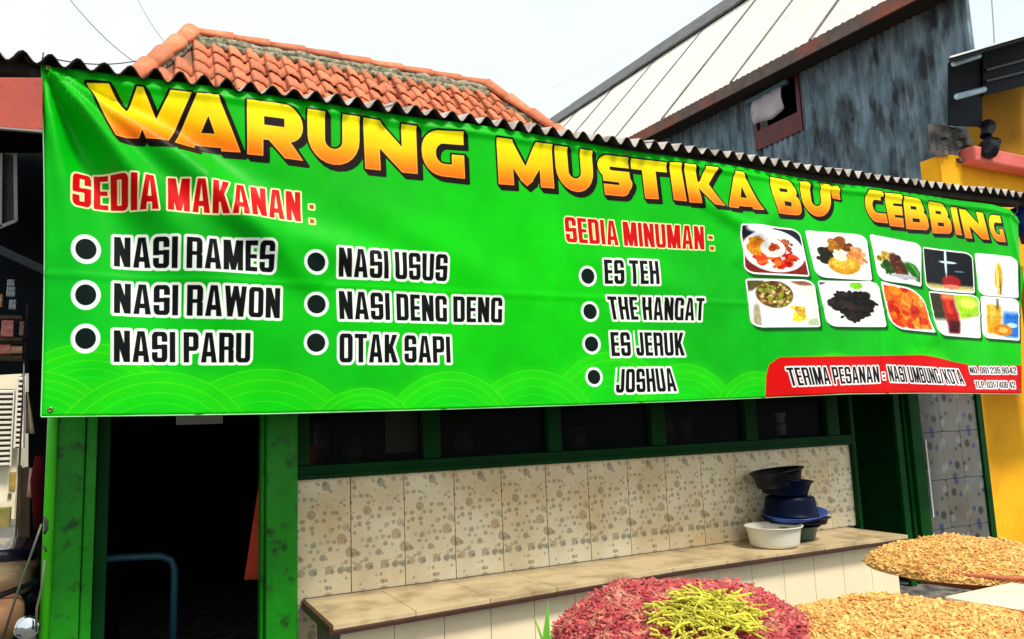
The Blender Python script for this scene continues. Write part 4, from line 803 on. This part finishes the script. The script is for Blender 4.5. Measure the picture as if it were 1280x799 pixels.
# ---------------------------------------------------------------- yellow neighbouring house with dark canopy
yh = empty('yellow_house', (8.5, 4.4, 0), 'yellow painted house right of the stall', 'house'); YO = Vector(yh.location)
def ybox(name, m_, x0, x1, y0, y1, z0, z1, bevel=.004):
    m = MB(); m.box(x0-YO.x, x1-YO.x, y0-YO.y, y1-YO.y, z0, z1); return m.build(name, m_, yh, bevel=bevel)
ybox('front_wall', YELLOW, 6.874, 11, 4.34, 4.6, 0, 3.2)
ybox('upper_wall', YELLOW, 6.80, 11, 4.42, 4.6, 3.2, 3.90)
ybox('column', YELLOW, 6.80, 7.12, 4.395, 4.418, 3.2, 3.93)
m = MB(); q4 = [onY(1226, 200, 4.72), onY(1400, 215, 4.72), onY(1400, 60, 4.72), onY(1226, 108, 4.72)]; m.hexa([v-YO for v in q4]+[v+Vector((0,.15,0))-YO for v in q4]); m.build('rear_wall', YELLOW_SHADED, yh)
m = MB(); rg_ = random.Random(4); P_ = [onY(1238-.6*k+rg_.uniform(-4,4), 152+4.6*k, 4.30-.01*k)-YO for k in range(10)]; m.tube(P_, [.03]+[rg_.uniform(.045, .10) for _ in range(8)]+[.02], 9); m.build('black_rag', TARP, yh)
ybox('beam', PINK, 7.10, 11, 4.24, 4.40, 3.84, 3.99, .02)
ybox('column_top', CONC, 6.76, 7.20, 4.40, 4.46, 3.905, 4.22, .01)
for i in range(9):
    a = rs.uniform(6.8, 7.2); s_ = rs.uniform(.02, .05); mm = MB(); mm.hexa([(a-YO.x+dx*s_+rs.uniform(-.01,.01), 4.38-YO.y+dy*s_, z_+rs.uniform(-.01,.01)) for z_ in (3.86+.03*i, 3.86+.03*i+s_*1.4) for dx, dy in ((-1,-1),(1,-1),(1,1),(-1,1))]); mm.build('rubble_lump', CONC, yh)
cp = empty('canopy', (7.6, 4.2, 4.4), 'dark tarpaulin canopy with pale pipes above the yellow house', 'canopy'); CP = Vector(cp.location)
m = MB(); T = [onY(1184, 74, 4.15), onY(1290, 43, 4.15), onY(1290, 60, 4.7), onY(1190, 88, 4.7)]
P = [onY(1186, 73, 4.12), onY(1330, 31, 4.12)]
P = [onY(1186, 73, 3.75), onY(1330, 31, 3.75)]; Q = [onY(1188, 77, 4.95), onY(1330, 40, 4.95)]; dz_ = Vector((0, 0, .03))
m.hexa([q-CP for q in (P[0]-dz_, P[1]-dz_, Q[1]-dz_, Q[0]-dz_, P[0], P[1], Q[1], Q[0])]); m.build('canopy_sheet', TARP, cp)
m = MB(); m.beam(P[0]+Vector((0,-.01,.005))-CP, P[1]+Vector((0,-.01,.005))-CP, .012, .014); m.build('edge_pipe', WHITEP, cp)
for name_, ya, (x0, y0, x1, y1), w_ in (('pipe', 4.14, (1192, 80, 1224, 70), .05), ('pipe', 4.14, (1196, 121, 1230, 112), .055)):
    m = MB(); a, b = onY(x0, y0, ya), onY(x1, y1, ya); m.tube([a-CP, b-CP], w_/2, 10); m.build(name_, mat('pale_blue_pipe', (.45, .66, .78), .4), cp, smooth=True)
def panel(name, pts, ya, m_, t=.02):
    m = MB(); q = [onY(x, y, ya)-CP for x, y in pts]; m.hexa([q[3], q[2], q[2]+Vector((0,t,0)), q[3]+Vector((0,t,0)), q[0], q[1], q[1]+Vector((0,t,0)), q[0]+Vector((0,t,0))]); return m.build(name, m_, cp)
panel('side_tarp', [(1187, 78), (1229, 66), (1228, 158), (1187, 156)], 4.30, TARP)
panel('hanging_tarp', [(1229, 64), (1330, 36), (1330, 95), (1229, 120)], 4.28, TARP)
for x0, y0, x1, y1 in ((1232, 88, 1330, 62), (1232, 102, 1330, 78)):
    m = MB(); m.beam(onY(x0, y0, 4.25)-CP, onY(x1, y1, 4.25)-CP, .02, .02); m.build('rib', BLKP, cp)
bt = MB(); bt.tube([onY(1276, 258, 3.75), onY(1290, 302, 3.75)], .08, 14); o = bt.build('blue_bundle', BRIGHTB, smooth=True); tag(o, 'blue plastic roll just visible past the right end of the banner', 'roll')
m = MB(); a = onY(1274, 305, 3.9); m.box(a.x, a.x+.6, 3.9, 3.95, 1.62, 2.75); o = m.build('ochre_board', YELLOW, bevel=.004); tag(o, 'ochre yellow board behind the right edge of the banner', 'board')

# ---------------------------------------------------------------- produce on round trays in the foreground
stand = empty('trestle_table', (2.3, 1.9, 0), 'low wooden trestle table carrying the trays of food', 'table')
m = MB(); m.box(-.75, 1.0, -.45, .35, .72, .75); m.build('table_top', BROWNW, stand, bevel=.004)
for dx, dy in ((-.7, -.4), (.95, -.4), (-.7, .3), (.95, .3)): m = MB(); m.box(dx-.03, dx+.03, dy-.03, dy+.03, 0, .719); m.build('leg', BROWNW, stand, bevel=.003)
st2 = empty('small_table', (3.6, 2.5, 0), 'small wooden table under the rear tray of golden crackers', 'table')
m = MB(); m.box(.0, .35, -.42, -.05, .72, .75); m.build('table_top', BROWNW, st2, bevel=.004)
for dx, dy in ((.05, -.36), (.3, -.36), (.05, -.1), (.3, -.1)): m = MB(); m.box(dx-.03, dx+.03, dy-.03, dy+.03, 0, .719); m.build('leg', BROWNW, st2, bevel=.003)
RATT = mat('orange_rattan', (.50, .13, .04), .6, (.38, .08, .03), 30, bump=.5, bscale=80)
REDM = mat('red_shredded_meat', (.58, .085, .085), .6, (.38, .035, .05), 18, dirt=(.72, .34, .20), dscale=16, dlo=.5, dhi=.72, bump=.4, island=.45)
GOLD = mat('golden_crackers', (.86, .53, .17), .7, (.72, .36, .08), 20, dirt=(.72, .20, .04), dscale=14, dlo=.56, dhi=.7, bump=.4, island=.3)
YGRN = mat('yellow_green_strips', (.70, .62, .06), .5, (.50, .50, .04), 20, island=.35)
def tray(label, c, r, group):
    o = empty('round_tray', c, label, 'tray', group)
    m = MB(); m.lathe([(.001, 0), (r*.96, 0), (r, .03), (r+.012, .05), (r+.02, .045), (r+.008, .012), (r*.97, -.014), (.001, -.014)], 56); m.build('tray_body', RATT, o, smooth=True)
    m = MB(); m.tube([((r+.014)*math.cos(t*math.pi/36), (r+.014)*math.sin(t*math.pi/36), .05) for t in range(73)], .011, 8, caps=False); m.build('tray_rim', RATT, o, smooth=True)
    return o
def heap(name, label, cat, c, r, h, n, m_, seed, size, long_=1, pw=.8, thick=.35):
    rg = np.random.default_rng(seed); rl = random.Random(seed); lumps = [(rl.uniform(-r, r), rl.uniform(-r, r), rl.uniform(.05, .14)*r*2, rl.uniform(-.5, 1)) for _ in range(26)]
    def hz(x, y):
        q = min(1, math.hypot(x, y)/r); z = h*(1-q*q)**pw if q < 1 else 0
        for lx, ly, lr, la in lumps: z += la*h*.32*math.exp(-((x-lx)**2+(y-ly)**2)/lr**2)*(1-q)**.3 if q < 1 else 0
        return z
    root = empty(name, c, label, cat); m = MB(); nr_, na = 22, 60
    for i in range(nr_+1):
        for k in range(na): t = 2*math.pi*k/na; q = r*(i/nr_+.0005); m.v.append((q*math.cos(t), q*math.sin(t), hz(q*math.cos(t), q*math.sin(t))))
    for i in range(nr_):
        for k in range(na): k2 = (k+1) % na; m.f.append((i*na+k, (i+1)*na+k, (i+1)*na+k2, i*na+k2))
    m.build('heap_core', m_, root, smooth=True)
    mm = MB()
    for _ in range(n):
        t = rl.uniform(0, 6.283); q = r*math.sqrt(rl.uniform(0, 1.0)); x, y = q*math.cos(t), q*math.sin(t); z = hz(x, y)
        s_ = size*(rl.uniform(.45, 1.2) if rl.random() < .88 else rl.uniform(1.4, 2.2)); L_ = s_*long_*rl.uniform(.6, 1.6); E = Euler((rl.uniform(-.7, .7), rl.uniform(-.7, .7), rl.uniform(0, 6.28))).to_matrix()
        ctr = Vector((x, y, z+s_*.25)); nseg = 2; rings = []
        bend = rl.uniform(-.5, .5)*L_
        base = len(mm.v); w_ = s_*.5; th = s_*thick
        for g_ in range(3):
            u = g_/2-.5; off = bend*(u*u-.25); ww = w_*(1 if g_ == 1 else rl.uniform(.35, .8)); hh = th*(1 if g_ == 1 else .6)
            for a_, b_ in ((-1,-.4),(0,-1),(1,-.2),(.3,1)): mm.v.append(tuple(ctr+E @ Vector((u*L_, off+a_*ww*.7, b_*hh*.7+off*.4))))
        for g_ in range(2):
            for k in range(4): k2 = (k+1) % 4; mm.f.append((base+g_*4+k, base+g_*4+k2, base+g_*4+4+k2, base+g_*4+4+k))
        mm.f.append((base+3, base+2, base+1, base)); mm.f.append((base+8, base+9, base+10, base+11))
    o = mm.build('pieces', m_, root); o['kind'] = 'stuff'
    return root
tg = 'round food trays on the tables'
tray('round rattan tray under the heap of red shredded food', (1.80, 2.30, .766), .40, tg); heap('red_food_heap', 'mound of red shredded food in the foreground with yellow green strips on it', 'food heap', (1.80, 2.30, .775), .465, .165, 19000, REDM, 4, .0115, 1.3, pw=.62)
tray('round rattan tray under the nearer heap of golden crackers', (2.44, 1.76, .766), .40, tg); heap('cracker_heap', 'near mound of golden crackers at the bottom edge of the picture', 'food heap', (2.40, 1.80, .775), .52, .085, 15000, GOLD, 5, .011, 1.1, pw=.6)
tray('round orange rattan tray under the far heap of golden crackers', (3.72, 2.40, .766), .43, tg); heap('cracker_heap', 'far mound of golden crackers beside the yellow wall', 'food heap', (3.66, 2.46, .785), .455, .10, 15000, GOLD, 6, .0105, 1.1, pw=.6)
m = MB(); rl = random.Random(9)
for _ in range(300):
    a = rl.uniform(0, 6.283); q = .19*math.sqrt(rl.uniform(0, 1)); x, y = 1.68+q*math.cos(a)*1.0, 2.03+q*math.sin(a)*.8; z = .78+.165*(1-min(.97, (math.hypot(x-1.8, y-2.3)/.475))**2)**.62+rl.uniform(.01, .035)
    t = rl.uniform(0, 3.14); L_ = rl.uniform(.04, .11); dz = rl.uniform(-.02, .02); m.tube([(x-math.cos(t)*L_/2, y-math.sin(t)*L_/2, z-dz), (x+rl.uniform(-.008, .008), y+rl.uniform(-.008, .008), z+.008), (x+math.cos(t)*L_/2, y+math.sin(t)*L_/2, z+dz)], rl.uniform(.002, .0045), 5)
o = m.build('vegetable_strips', YGRN, smooth=False); tag(o, 'tangle of yellow green vegetable strips on top of the red food', 'garnish', kind='stuff')
m = MB(); a = onZ(1225, 748, .80); m.box(2.95, 3.4, 1.84, 2.1, .765, .80)
o = m.build('cream_cloth', mat('cream_cotton', (.78, .66, .48), .9), bevel=.01); tag(o, 'folded cream cloth between the two cracker trays', 'cloth')

# plant tip in front of the counter base
plant = empty('potted_plant', (1.55, 2.95, 0), 'small green leafed plant just left of the red food mound', 'plant')
LEAFM = mat('fresh_leaf', (.12, .42, .03), .45, (.2, .55, .05), 8)
m = MB(); m.lathe([(.001, 0), (.07, 0), (.10, .16), (.11, .17), (.10, .175), (.09, .15), (.001, .14)], 24); m.build('pot', RATT, plant, smooth=True)
def leaf(pts, w_):
    m = MB()
    for i, p in enumerate(pts):
        u = i/(len(pts)-1); ww = w_*math.sin(math.pi*min(1, .12+u*.88))**.8+.0005; m.v += [tuple(Vector(p)+Vector((-ww, 0, .002))), tuple(Vector(p)+Vector((0, .004, -.003))), tuple(Vector(p)+Vector((ww, 0, .002)))]
    for i in range(len(pts)-1):
        for k in (0, 1): a = i*3+k; m.f.append((a, a+1, a+4, a+3))
    return m.build('leaf', LEAFM, plant, smooth=True, solid=.0015)
top = onY(685, 752, 2.95); bx, bz = top.x-1.55, top.z
leaf([(bx*.3, 0, .15), (bx*.5, 0, bz*.6), (bx*.8, 0, bz*.85), (bx, 0, bz)], .018)
leaf([(0, 0, .15), (bx*.5-.02, 0, bz*.55), (bx-.03, 0, bz*.80), (bx-.07, 0, bz*.94)], .008)
leaf([(0, 0, .15), (bx*.7, 0, bz*.6), (bx*1.1, 0, bz*.8), (bx+.03, 0, bz*.90)], .012)
leaf([(0, 0, .15), (-.05, 0, .4), (-.1, .03, .5)], .014)
m = MB(); m.tube([(0, 0, .14), (bx*.4, 0, bz*.6), (bx*.8, 0, bz*.8)], .004, 6); m.build('stem', LEAFM, plant)

# ---------------------------------------------------------------- overhead cables
def wire(name, pts, r, m_, label, grp=None):
    m = MB(); a, b = pts; n = 14; m.tube([a.lerp(b, i/n)-Vector((0, 0, .15*4*(i/n)*(1-i/n))) for i in range(n+1)], r, 6); o = m.build(name, m_); tag(o, label, 'cable', grp)
cg = 'cables crossing the sky'
wire('overhead_cable', (onY(60, 72, 7.5), onY(236, 52, 8.9)), .006, WIREM, 'dark cable running from the eave to the terracotta roof', cg)
wire('overhead_cable', (onY(80, -10, 12), onY(200, 96, 12)), .008, GREYW, 'faint grey cable slanting down on the left of the terracotta roof', cg)
wire('overhead_cable', (onY(170, -5, 14), onY(235, 80, 12)), .008, GREYW, 'faint grey cable ending behind the tiled hip', cg)
wire('overhead_cable', (onY(1238, -20, 9), onY(1243, 60, 9)), .014, GREYW, 'short vertical cable above the dark canopy', cg)
wire('overhead_cable', (onY(690, 110, 20), onY(900, 0, 20)), .007, mat('pale_cable', (.6, .64, .66), .6), 'very faint cable between the tiled roof and the pale sheet roof', cg)

# ---------------------------------------------------------------- alley on the left
al = empty('market_shed', (-1.6, 6, 0), 'dark tarpaulin roofed market shed in the alley left of the stall', 'shed'); AO = Vector(al.location)
def apan(name, pts, ya, m_, parent=al, t=.02, org=AO, label=None):
    m = MB(); q = [onY(x, y, ya)-org for x, y in pts]; m.hexa([q[3], q[2], q[2]+Vector((0,t,0)), q[3]+Vector((0,t,0)), q[0], q[1], q[1]+Vector((0,t,0)), q[0]+Vector((0,t,0))]); return m.build(name, m_, parent, label=label)
apan('back_tarp', [(-200, 120), (150, 120), (150, 460), (-200, 480)], 6.6, TARP)
apan('side_tarp', [(36, 450), (150, 450), (150, 800), (34, 790)], 5.8, BLACK)
apan('door_board', [(27, 585), (37, 583), (37, 690), (27, 690)], 5.4, BROWNW)
apan('door_post', [(22, 582), (27, 582), (27, 690), (22, 690)], 5.3, BROWNW)
apan('roof_board', [(-200, 110), (150, 110), (150, 190), (-200, 190)], 5.0, BLACK)
m = MB(); m.beam(onY(-60, 285, 5.6)-AO, onY(60, 340, 5.6)-AO, .05, .045); m.build('brace', mat('grey_steel', (.07, .09, .11), .6), al)
m = MB(); m.tube([onY(30, 455, 5.55)-AO, onY(30, 560, 5.55)-AO], .004, 8); m.build('pole', WHITEP, al)
wn = empty('hanging_window_panel', (-.9, 6.3, 3.1), 'grey meshed panel with a thin white frame hanging in the dark shed', 'panel'); WO = Vector(wn.location)
apan('mesh', [(-60, 188), (19, 192), (19, 274), (-60, 305)], 6.32, mat('grey_mesh', (.13, .13, .12), .8, (.04, .04, .04), 90), wn, org=WO)
for a, b in (((19, 194), (20, 276)), ((20, 276), (-60, 308)), ((1, 190), (0, 284))):
    m = MB(); m.beam(onY(*a, 6.30)-WO, onY(*b, 6.30)-WO, .022, .02, up=(0,1,0)); m.build('frame_bar', WHITEP, wn)
m = MB(); a = onY(-6, 188, 6.25); m.lathe([(.001, .10), (.08, .09), (.14, .0), (.13, .0), (.001, .02)], 24, c=a-WO, sx=1.0); m.build('lamp_shade', WHITEP, wn, smooth=True)
rk = empty('goods_rack', (-.7, 5.6, 0), 'rack with red and orange packets in the dark alley', 'rack'); RO = Vector(rk.location)
for yy in (398, 425, 447):
    m = MB(); m.beam(onY(-60, yy, 5.6)-RO, onY(30, yy+1, 5.6)-RO, .18, .02); m.build('shelf_board', BROWNW, rk)
for xx_ in (34, -40): m = MB(); m.beam(onY(xx_, 380, 5.6)-RO, Vector((onY(xx_, 380, 5.6).x, 5.6, .12))-RO, .010, .010, up=(0,1,0)); m.build('upright', BROWNW, rk)
pk = 0; rl = random.Random(2)
def packet(x0, y0, x1, y1, ya, m_, label):
    m = MB(); p, q = onY(x0, y1, ya), onY(x1, y0, ya); c = (p+q)/2; w2, h2 = (q.x-p.x)/2, (q.z-p.z)/2; n = 4
    m.hexa([(-w2, -.02, -h2), (w2, -.02, -h2), (w2, .02, -h2), (-w2, .02, -h2), (-w2*.94, -.012, h2), (w2*.96, -.012, h2), (w2*.96, .012, h2), (-w2*.94, .012, h2)]); o = m.build('packet', m_, bevel=.004); o.location = c; tag(o, label, 'packet', 'packets in the alley rack'); return o
ORP = mat('orange_packet', (.5, .16, .04), .35, (.7, .5, .35), 40); PNK = mat('pink_red_packet', (.62, .08, .06), .35, (.75, .35, .3), 45); WHP = mat('white_sachet', (.6, .66, .68), .35, (.1, .12, .13), 60)
packet(9, 350, 19, 358, 5.5, WHP, 'upper white sachet hanging above the rack'); packet(8, 359, 20, 371, 5.5, WHP, 'lower white sachet hanging above the rack')
packet(-3, 368, 4, 384, 5.5, ORP, 'pale orange packet at the left picture edge'); packet(11, 375, 21, 387, 5.5, WHP, 'crumpled white and orange packet hanging over the top shelf')
packet(1, 401, 18, 421, 5.5, PNK, 'pink and red packet on the middle shelf'); packet(24, 402, 31, 420, 5.5, mat('brown_packet', (.13, .07, .05), .5, (.4, .3, .25), 60), 'narrow brown packet right of the pink one')
packet(-2, 431, 14, 443, 5.5, REDP, 'flat red packet on the lower shelf'); packet(13, 433, 29, 442, 5.5, ORP, 'orange and white packet on the lower shelf')
m = MB(); n_ = 6
for j in range(7):
    for i in range(n_+1): u, v = i/n_, j/6; p = onY(32+(4+9*v)*u, 490+52*v, 5.45); m.v.append(tuple(p+Vector((0, .02*math.sin(u*6), 0))))
for j in range(6):
    for i in range(n_): a = j*(n_+1)+i; m.f.append((a, a+1, a+n_+2, a+n_+1))
o = m.build('tan_cloth', TANC, smooth=True, solid=.004); tag(o, 'tan cloth hanging from the pale pole in the alley', 'cloth')
m = MB(); m.tube([onY(51, 570, 5.2), onY(49, 600, 5.2), onY(51, 660, 5.2)], [.03, .045, .035], 10); o = m.build('red_hanging_cloth', mat('dark_red_cloth', (.09, .004, .006), .9, (.05, .004, .004), 9, spec=.1), smooth=True); tag(o, 'dark red cloth bundle hanging beside the corner post', 'cloth')
m = MB(); m.tube([onY(40, 585, 5.25), onY(42, 610, 5.25), onY(38, 622, 5.25)], [.012, .03, .02], 8); o = m.build('pink_bag', mat('pink_bag_film', (.5, .22, .18), .5), smooth=True); tag(o, 'small pink bag hanging in the alley', 'bag')
# far lime washed house with louvres
fh = empty('louvred_house', (-2.4, 19, 0), 'sunlit lime washed house with white louvred windows at the end of the alley', 'house'); FO = Vector(fh.location)
a = onY(21, 580, 18.6); m = MB(); m.box(-7-FO.x, a.x-FO.x, 18.6-FO.y, 22-FO.y, 0, 4.4); m.build('wall', LIMEW, fh)
for c0_, c1_, y0, y1 in ((-12, 17, 486, 584), (19, 31, 470, 560)):
    p, q = onY(c0_, y1, 18.3), onY(c1_, y0, 18.3); fr_ = MB(); fr_.box(p.x-.03-FO.x, p.x-FO.x, 18.28-FO.y, 18.4-FO.y, p.z, q.z); fr_.box(q.x-FO.x, q.x+.02-FO.x, 18.28-FO.y, 18.4-FO.y, p.z, q.z); w_ = fr_.build('louvre_frame', SLATM, fh)
    nn = int((y1-y0)/6.2); s0 = None; hh = (q.z-p.z)/nn
    bk = MB(); bk.box(p.x-FO.x, q.x-FO.x, 18.42-FO.y, 18.44-FO.y, p.z, q.z); bk.build('louvre_gap', BROWNW, w_)
    for i in range(nn):
        if s0 is None:
            mm = MB(); wd = (q.x-p.x)/2; mm.hexa([(-wd, -.03, -hh*.28), (wd, -.03, -hh*.28), (wd, .03, -hh*.1), (-wd, .03, -hh*.1), (-wd, -.03, hh*.05), (wd, -.03, hh*.05), (wd, .03, hh*.28), (-wd, .03, hh*.28)]); s0 = mm.build('slat', SLATM, w_); s = s0
        else: s = inst(s0, parent=w_)
        s.location = ((p.x+q.x)/2-FO.x, 18.34-FO.y, p.z+hh*(i+.5))
p, q = onY(11, 613, 18.55), onY(20, 590, 18.55); m = MB(); m.box(p.x-FO.x, q.x-FO.x, 18.56-FO.y, 18.595-FO.y, p.z, q.z); m.build('window', mat('ochre_recess', (.45, .30, .05), .8, (.2, .12, .03), 4), fh)
for x0, y0, x1, y1 in ((9, 617, 14, 623), (9, 649, 15, 661)):
    p, q = onY(x0, y1, 18.5), onY(x1, y0, 18.5); m = MB(); m.box(p.x-FO.x, q.x-FO.x, 18.56-FO.y, 18.595-FO.y, p.z, q.z); m.build('vent', BROWNW, fh)
m = MB(); m.box(-7-FO.x, a.x+.1-FO.x, 16.9-FO.y, 17.2-FO.y, 0, .35); o = m.build('garden_wall', mat('mossy_ochre_wall', (.25, .2, .05), .9, (.12, .14, .03), 3), fh)

# ---------------------------------------------------------------- motorbike parked beside the corner post (only its right side is in view)
mb = empty('motorbike', (-.66, 4.35, 0), 'parked motorbike with a tan seat and upright mirror left of the green corner post', 'motorbike'); MO = Vector(mb.location)
BIKE = mat('dark_blue_bike_paint', (.01, .012, .03), .25, coat=.6); RUB = mat('tyre_rubber', (.02, .02, .02), .9)
for dy in (-.62, .62):
    w_ = MB(); prof = [(.255+.045*math.cos(t*math.pi/4), .045*math.sin(t*math.pi/4)) for t in range(9)]; w_.lathe(prof, 32, M=Matrix.Rotation(R_(90), 3, 'Y'), c=(0, dy, .30)); wo = w_.build('wheel', RUB, mb, smooth=True)
    h_ = MB(); h_.lathe([(.001, -.03), (.05, -.03), (.05, .03), (.001, .03)], 16, M=Matrix.Rotation(R_(90), 3, 'Y'), c=(0, dy, .30)); h_.lathe([(.205, -.012), (.215, -.012), (.215, .012), (.205, .012), (.205, -.012)], 32, M=Matrix.Rotation(R_(90), 3, 'Y'), c=(0, dy, .30))
    for k in range(6):
        t = k*math.pi/3; h_.tube([(0, dy+.04*math.cos(t), .30+.04*math.sin(t)), (0, dy+.21*math.cos(t), .30+.21*math.sin(t))], .008, 6)
    h_.build('hub', CHROME, wo)
def seat_like(name, m_, c, L_, W, H, parent=mb):
    bm = bmesh.new(); bmesh.ops.create_uvsphere(bm, u_segments=24, v_segments=14, radius=1)
    me = MB()
    for v in bm.verts:
        x, y, z = v.co; f_ = lambda q: math.copysign(abs(q)**.6, q); me.v.append((c[0]+f_(x)*W, c[1]+f_(y)*L_*(1+.1*z), c[2]+f_(z)*H+.03*y*y))
    me.f = [tuple(v.index for v in fc.verts) for fc in bm.faces]; bm.free(); return me.build(name, m_, parent, smooth=True)
seat_like('seat', TANM, (.10, .18, .90), .42, .20, .075); seat_like('tail', BIKE, (.08, .45, .97), .30, .20, .06); seat_like('side_panel', BIKE, (.10, .15, .70), .40, .20, .11)
seat_like('tank', mat('brown_tank_cover', (.22, .11, .06), .6, (.3, .15, .06), 8), (.12, -.30, .80), .22, .17, .09); seat_like('engine', mat('engine_grey', (.12, .12, .12), .5, (.05, .05, .05), 20), (0, -.02, .42), .22, .15, .16)
m = MB(); m.tube([(-.08, -.62, .30), (-.08, -.42, .85)], .02, 8); m.tube([(.08, -.62, .30), (.08, -.42, .85)], .02, 8); m.build('fork', CHROME, mb, smooth=True)
m = MB(); m.tube([(-.34, -.24, .93), (-.2, -.34, .90), (0, -.42, .88), (.2, -.34, .90), (.33, -.24, .93)], .012, 8); m.build('handlebar', BLKP, mb, smooth=True)
hl = MB(); a = onY(34, 784, 3.8)-MO; hl.lathe([(.001, -.06), (.03, -.05), (.045, .0), (.047, .02), (.036, .03), (.001, .035)], 24, M=Matrix.Rotation(R_(90), 3, 'X'), c=a); hl.build('headlight', CHROME, mb, smooth=True)
m = MB(); P = [onY(3, 800, 3.75), onY(22, 740, 3.75), onY(40, 690, 3.75), onY(52, 655, 3.75)]; m.tube([p-MO for p in P], .0045, 8); mr = m.build('mirror_stem', mat('steel_rod', (.08, .09, .06), .4, metal=.3), mb, smooth=True)
m = MB(); m.tube([onY(55, 646, 3.75)-MO, onY(58, 652, 3.75)-MO, onY(58, 662, 3.75)-MO, onY(55, 668, 3.75)-MO], [.004, .008, .008, .004], 8); m.build('mirror', WIREM, mr, smooth=True)
m = MB(); m.tube([p-MO for p in (onY(45, 790, 3.75), onY(46, 760, 3.75), onY(52, 735, 3.75), onY(56, 700, 3.75))], .005, 6); m.build('brake_cable', mat('cable_sheath', (.10, .10, .07), .5), mb, smooth=True)
m = MB(); m.tube([p-MO for p in (onY(52, 682, 3.75), onY(56, 684, 3.75), onY(58, 690, 3.75))], .004, 6); m.build('brake_lever', WIREM, mb, smooth=True)
